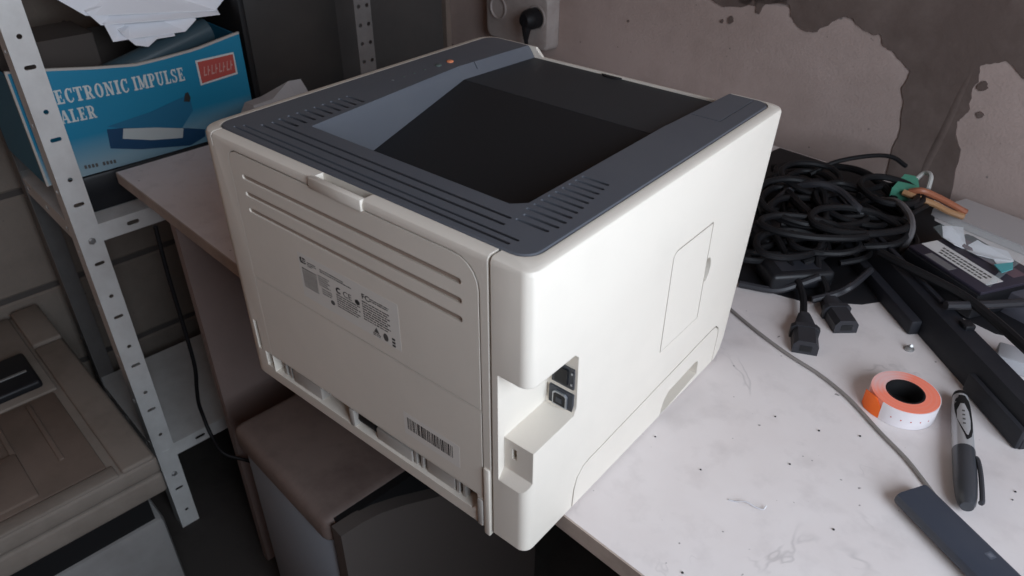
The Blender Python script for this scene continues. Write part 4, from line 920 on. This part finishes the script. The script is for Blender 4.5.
# label roll
ROLLX = place(0.5165, 0.3545, 0, 0.0)
roll = thing('label_roll', 'roll of white and fluorescent orange price labels lying on the desk', 'label roll', ROLLX)
def rolled_material():
    m, nt, b = nmat('roll_edges'); L = nt.links; N = nt.nodes
    tc = N.new('ShaderNodeTexCoord'); sx = N.new('ShaderNodeSeparateXYZ'); L.new(tc.outputs['Object'], sx.inputs[0])
    r2 = N.new('ShaderNodeVectorMath'); r2.operation = 'LENGTH'
    cmb = N.new('ShaderNodeCombineXYZ'); L.new(sx.outputs['X'], cmb.inputs[0]); L.new(sx.outputs['Y'], cmb.inputs[1]); L.new(cmb.outputs[0], r2.inputs[0])
    ma = N.new('ShaderNodeMath'); ma.operation = 'MULTIPLY'; ma.inputs[1].default_value = 2 * PI / 0.0042; L.new(r2.outputs['Value'], ma.inputs[0])
    sn = N.new('ShaderNodeMath'); sn.operation = 'SINE'; L.new(ma.outputs[0], sn.inputs[0])
    at = N.new('ShaderNodeMath'); at.operation = 'ARCTAN2'; L.new(sx.outputs['Y'], at.inputs[0]); L.new(sx.outputs['X'], at.inputs[1])
    co = N.new('ShaderNodeMath'); co.operation = 'COSINE'
    ad = N.new('ShaderNodeMath'); ad.operation = 'SUBTRACT'; ad.inputs[1].default_value = 2.75; L.new(at.outputs[0], ad.inputs[0]); L.new(ad.outputs[0], co.inputs[0])
    pw = N.new('ShaderNodeMapRange'); pw.inputs['From Min'].default_value = 0.35; pw.inputs['From Max'].default_value = 1.0; L.new(co.outputs[0], pw.inputs['Value'])
    m2 = N.new('ShaderNodeMath'); m2.operation = 'MULTIPLY_ADD'; m2.inputs[1].default_value = 0.12; L.new(sn.outputs[0], m2.inputs[0]); L.new(pw.outputs['Result'], m2.inputs[2]); m2.use_clamp = True
    mx = N.new('ShaderNodeMix'); mx.data_type = 'RGBA'; L.new(m2.outputs[0], mx.inputs['Factor'])
    mx.inputs[6].default_value = (0.95, 0.24, 0.15, 1); mx.inputs[7].default_value = (0.80, 0.50, 0.48, 1)
    L.new(mx.outputs[2], b.inputs['Base Color']); b.inputs['Roughness'].default_value = 0.5
    return m
RO, RI, RH = 0.0300, 0.0172, 0.0200
obj('label_windings', MB().lathe([(RI, .0004), (RO - .0004, .0004), (RO - .0004, RH), (RI, RH)], 56, ROLLX, closed=True), rolled_material(), roll, 40)
def arc_strip(r0, r1, a0, a1, z0, z1, n=40):
    mb = MB(); lp = []
    for k in range(n + 1):
        t = math.radians(a0 + (a1 - a0) * k / n); c, s = math.cos(t), math.sin(t)
        lp.append([ROLLX @ Vector((r0 * c, r0 * s, z0)), ROLLX @ Vector((r1 * c, r1 * s, z0)), ROLLX @ Vector((r1 * c, r1 * s, z1)), ROLLX @ Vector((r0 * c, r0 * s, z1))])
    return mb.loft(lp)
obj('outer_layer', arc_strip(RO - .0005, RO + .0003, -112, 150, .0004, RH - .0002), mat('label_paper_white', (0.74, 0.70, 0.72), 0.5), roll, 40)
OR = mat('fluorescent_orange', (1.0, 0.17, 0.02), 0.5)
obj('loose_flap', MB().add([ROLLX @ Vector(q) for q in ((-.0112, -.0283, .0004), (-.0185, -.0262, .0004), (-.0262, -.0218, .0004), (-.0300, -.0150, .0004), (-.0300, -.0150, .0165), (-.0262, -.0200, .0185), (-.0185, -.0245, .0190), (-.0112, -.0280, .0120),
                                                        (-.0110, -.0275, .0004), (-.0180, -.0252, .0004), (-.0256, -.0210, .0004), (-.0293, -.0150, .0004), (-.0293, -.0150, .0165), (-.0256, -.0195, .0185), (-.0180, -.0238, .0190), (-.0110, -.0274, .0120))],
    [(0, 1, 6, 7), (1, 2, 5, 6), (2, 3, 4, 5), (15, 14, 9, 8), (14, 13, 10, 9), (13, 12, 11, 10), (7, 6, 14, 15), (6, 5, 13, 14), (5, 4, 12, 13), (3, 11, 12, 4), (0, 7, 15, 8), (0, 8, 9, 1), (1, 9, 10, 2), (2, 10, 11, 3)]), OR, roll, 40)
obj('roll_core', MB().lathe([(RI - .0016, .0002), (RI - .0002, .0002), (RI - .0002, RH + .0002), (RI - .0016, RH + .0002)], 40, ROLLX, closed=True), SLOT, roll, 40)
obj('core_disc', MB().lathe([(RI - .0018, .0002), (RI - .0018, .0016), (0.001, .0016)], 32, ROLLX), SLOT, roll, 40)
for t in (-92, -76, -60, -44, -28):
    c, s = math.cos(math.radians(t)), math.sin(math.radians(t))
    obj('printed_dot', MB().lathe([(.0007, 0), (.0007, .0002), (.0002, .0003)], 8, ROLLX @ Matrix.Translation(((RO + .00025) * c, (RO + .00025) * s, .0095)) @ Matrix.Rotation(math.radians(t), 4, 'Z') @ Matrix.Rotation(PI / 2, 4, 'Y')), PRRED, roll)
# marker pen
m0 = Vector((0.5560, 0.3985, 0.0092)); m1 = Vector((0.5945, 0.2570, 0.0092)); mdir = (m1 - m0).normalized(); LEN = (m1 - m0).length
mside = Vector((0, 0, 1)).cross(mdir).normalized()
PENX = Matrix(((mside.x, 0, mdir.x, m0.x), (mside.y, 0, mdir.y, m0.y), (mside.z, 1, mdir.z, m0.z), (0, 0, 0, 1)))
PENX = Matrix(((mside.x, Vector(mdir.cross(mside)).x, mdir.x, m0.x), (mside.y, mdir.cross(mside).y, mdir.y, m0.y), (mside.z, mdir.cross(mside).z, mdir.z, m0.z), (0, 0, 0, 1)))
pen = thing('marker_pen', 'silver and black marker pen with a capped clip lying on the desk', 'marker', Matrix.Translation((m0.x, m0.y, 0)))
SILV = mat('silver_plastic', (0.46, 0.46, 0.47), 0.3, 0.5, metal=0.3)
CAPM = mat('cap_charcoal', (0.045, 0.048, 0.056), 0.35, 0.5)
obj('barrel', MB().lathe([(0.0066, 0.006), (0.0078, 0.020), (0.0086, 0.045), (0.0088, 0.082)], 28, PENX), SILV, pen)
obj('end_plug', MB().lathe([(0.0040, 0.0), (0.0060, 0.0012), (0.0067, 0.004), (0.0067, 0.0065)], 24, PENX), SLOT, pen)
CAP0, CAP1 = 0.0805, LEN
cap = obj('cap', MB().lathe([(0.0090, CAP0), (0.0091, CAP0 + .002), (0.0090, CAP1 - .030), (0.0080, CAP1 - .012), (0.0066, CAP1 - .0035), (0.0050, CAP1)], 28, PENX), CAPM, pen)
def nr(z):
    pr_ = [(0.006, 0.0066), (0.020, 0.0078), (0.045, 0.0086), (0.082, 0.0088)]
    for (za, ra), (zb, rb) in zip(pr_, pr_[1:]):
        if z <= zb: return ra + (rb - ra) * (z - za) / (zb - za)
    return 0.0088
def pen_patch(zs, ang_lo, ang_hi, h):
    mb = MB(); lp = []
    for z, a_, b_ in zip(zs, ang_lo, ang_hi):
        ring = []
        for k in range(7):
            t = math.radians(a_ + (b_ - a_) * k / 6); ring.append(PENX @ Vector(((nr(z) + h) * math.cos(t), (nr(z) + h) * math.sin(t), z)))
        lp.append(ring)
    n = 7; vs = [q for l in lp for q in l]; fs = [(i * n + j, i * n + j + 1, (i + 1) * n + j + 1, (i + 1) * n + j) for i in range(len(lp) - 1) for j in range(n - 1)]
    return mb.add(vs, fs)
zs = [0.010, 0.016, 0.024, 0.034, 0.046, 0.058, 0.068, 0.074]
UPA = 96
obj('black_print', pen_patch(zs, [UPA - 20, UPA - 48, UPA - 56, UPA - 58, UPA - 58, UPA - 52, UPA - 36, UPA - 12], [UPA + 20, UPA + 46, UPA + 54, UPA + 50, UPA + 38, UPA + 20, UPA + 2, UPA - 6], .0002), SLOT, pen)
obj('silver_window', pen_patch(zs[2:7], [UPA - 8, UPA - 30, UPA - 36, UPA - 32, UPA - 16], [UPA + 14, UPA + 36, UPA + 36, UPA + 14, UPA - 8], .0004), SILV, pen)
for k in range(4): obj('print_mark', pen_patch([0.034 + k * .006, 0.0365 + k * .006], [UPA - 6, UPA - 6], [UPA + 8, UPA + 8], .0006), INKG, pen)
ca = Vector((-0.55, 0.83, 0)) ; ca.normalize()
sgn = -1
def pl(x, y, z): return PENX @ Vector((x, y, z))
CS = 1 if (PENX.to_3x3() @ Vector((1, 0, 0))).x > 0 else -1
obj('clip', MB().tube([pl(CS * .0072, .005, CAP0 + .010), pl(CS * .0090, .005, CAP0 + .014), pl(CS * .0102, .005, CAP0 + .030), pl(CS * .0098, .005, CAP1 - .008), pl(CS * .0084, .005, CAP1 - .003)], 0.0021, 8, 5), CAPM, cap)
# small things
screw = thing('screw', 'small steel screw lying on the desk by the black cover bar', 'screw', place(0.497, 0.452, 0))
obj('screw_head', MB().lathe([(0.0048, 0.0003), (0.0050, 0.0018), (0.0030, 0.0034), (0.0008, 0.0036)], 16, place(0.497, 0.452, 0)), STEEL, screw)
obj('screw_shaft', MB().tube([(0.4965, 0.4535, .0036), (0.4985, 0.4510, 0.0062)], 0.0016, 8, 1), STEEL, screw)
solo('plastic_thread', MB().tube([(0.443, 0.149, 0.0007), (0.449, 0.1515, 0.0007), (0.455, 0.154, 0.0030), (0.464, 0.156, 0.0010), (0.469, 0.158, 0.0008), (0.470, 0.161, 0.0030)], 0.0006, 6, 6), mat('thread_grey', (0.55, 0.54, 0.56), 0.25), 'short curled translucent thread scrap on the open desk', 'scrap', place(0.456, 0.155, 0))
spk = [(0.432, 0.267), (0.501, 0.292), (0.520, 0.175), (0.448, 0.064), (0.622, 0.299), (0.466, 0.219), (0.410, 0.164), (0.622, 0.310), (0.360, 0.173), (0.47, 0.275)]
for k, (x, y) in enumerate(spk):
    r = random.uniform(.0006, .0011)
    solo('crumb', MB().lathe([(r * .5, 0), (r, r * .4), (r * .8, r), (r * .3, r * 1.3)], 6, Matrix.Translation((x, y, 0.0001)) @ Matrix.Rotation(k, 4, 'Z')), INK, 'tiny dark crumb of dirt on the pale desk top', 'crumb', place(x, y, 0), 'crumbs on the desk top')
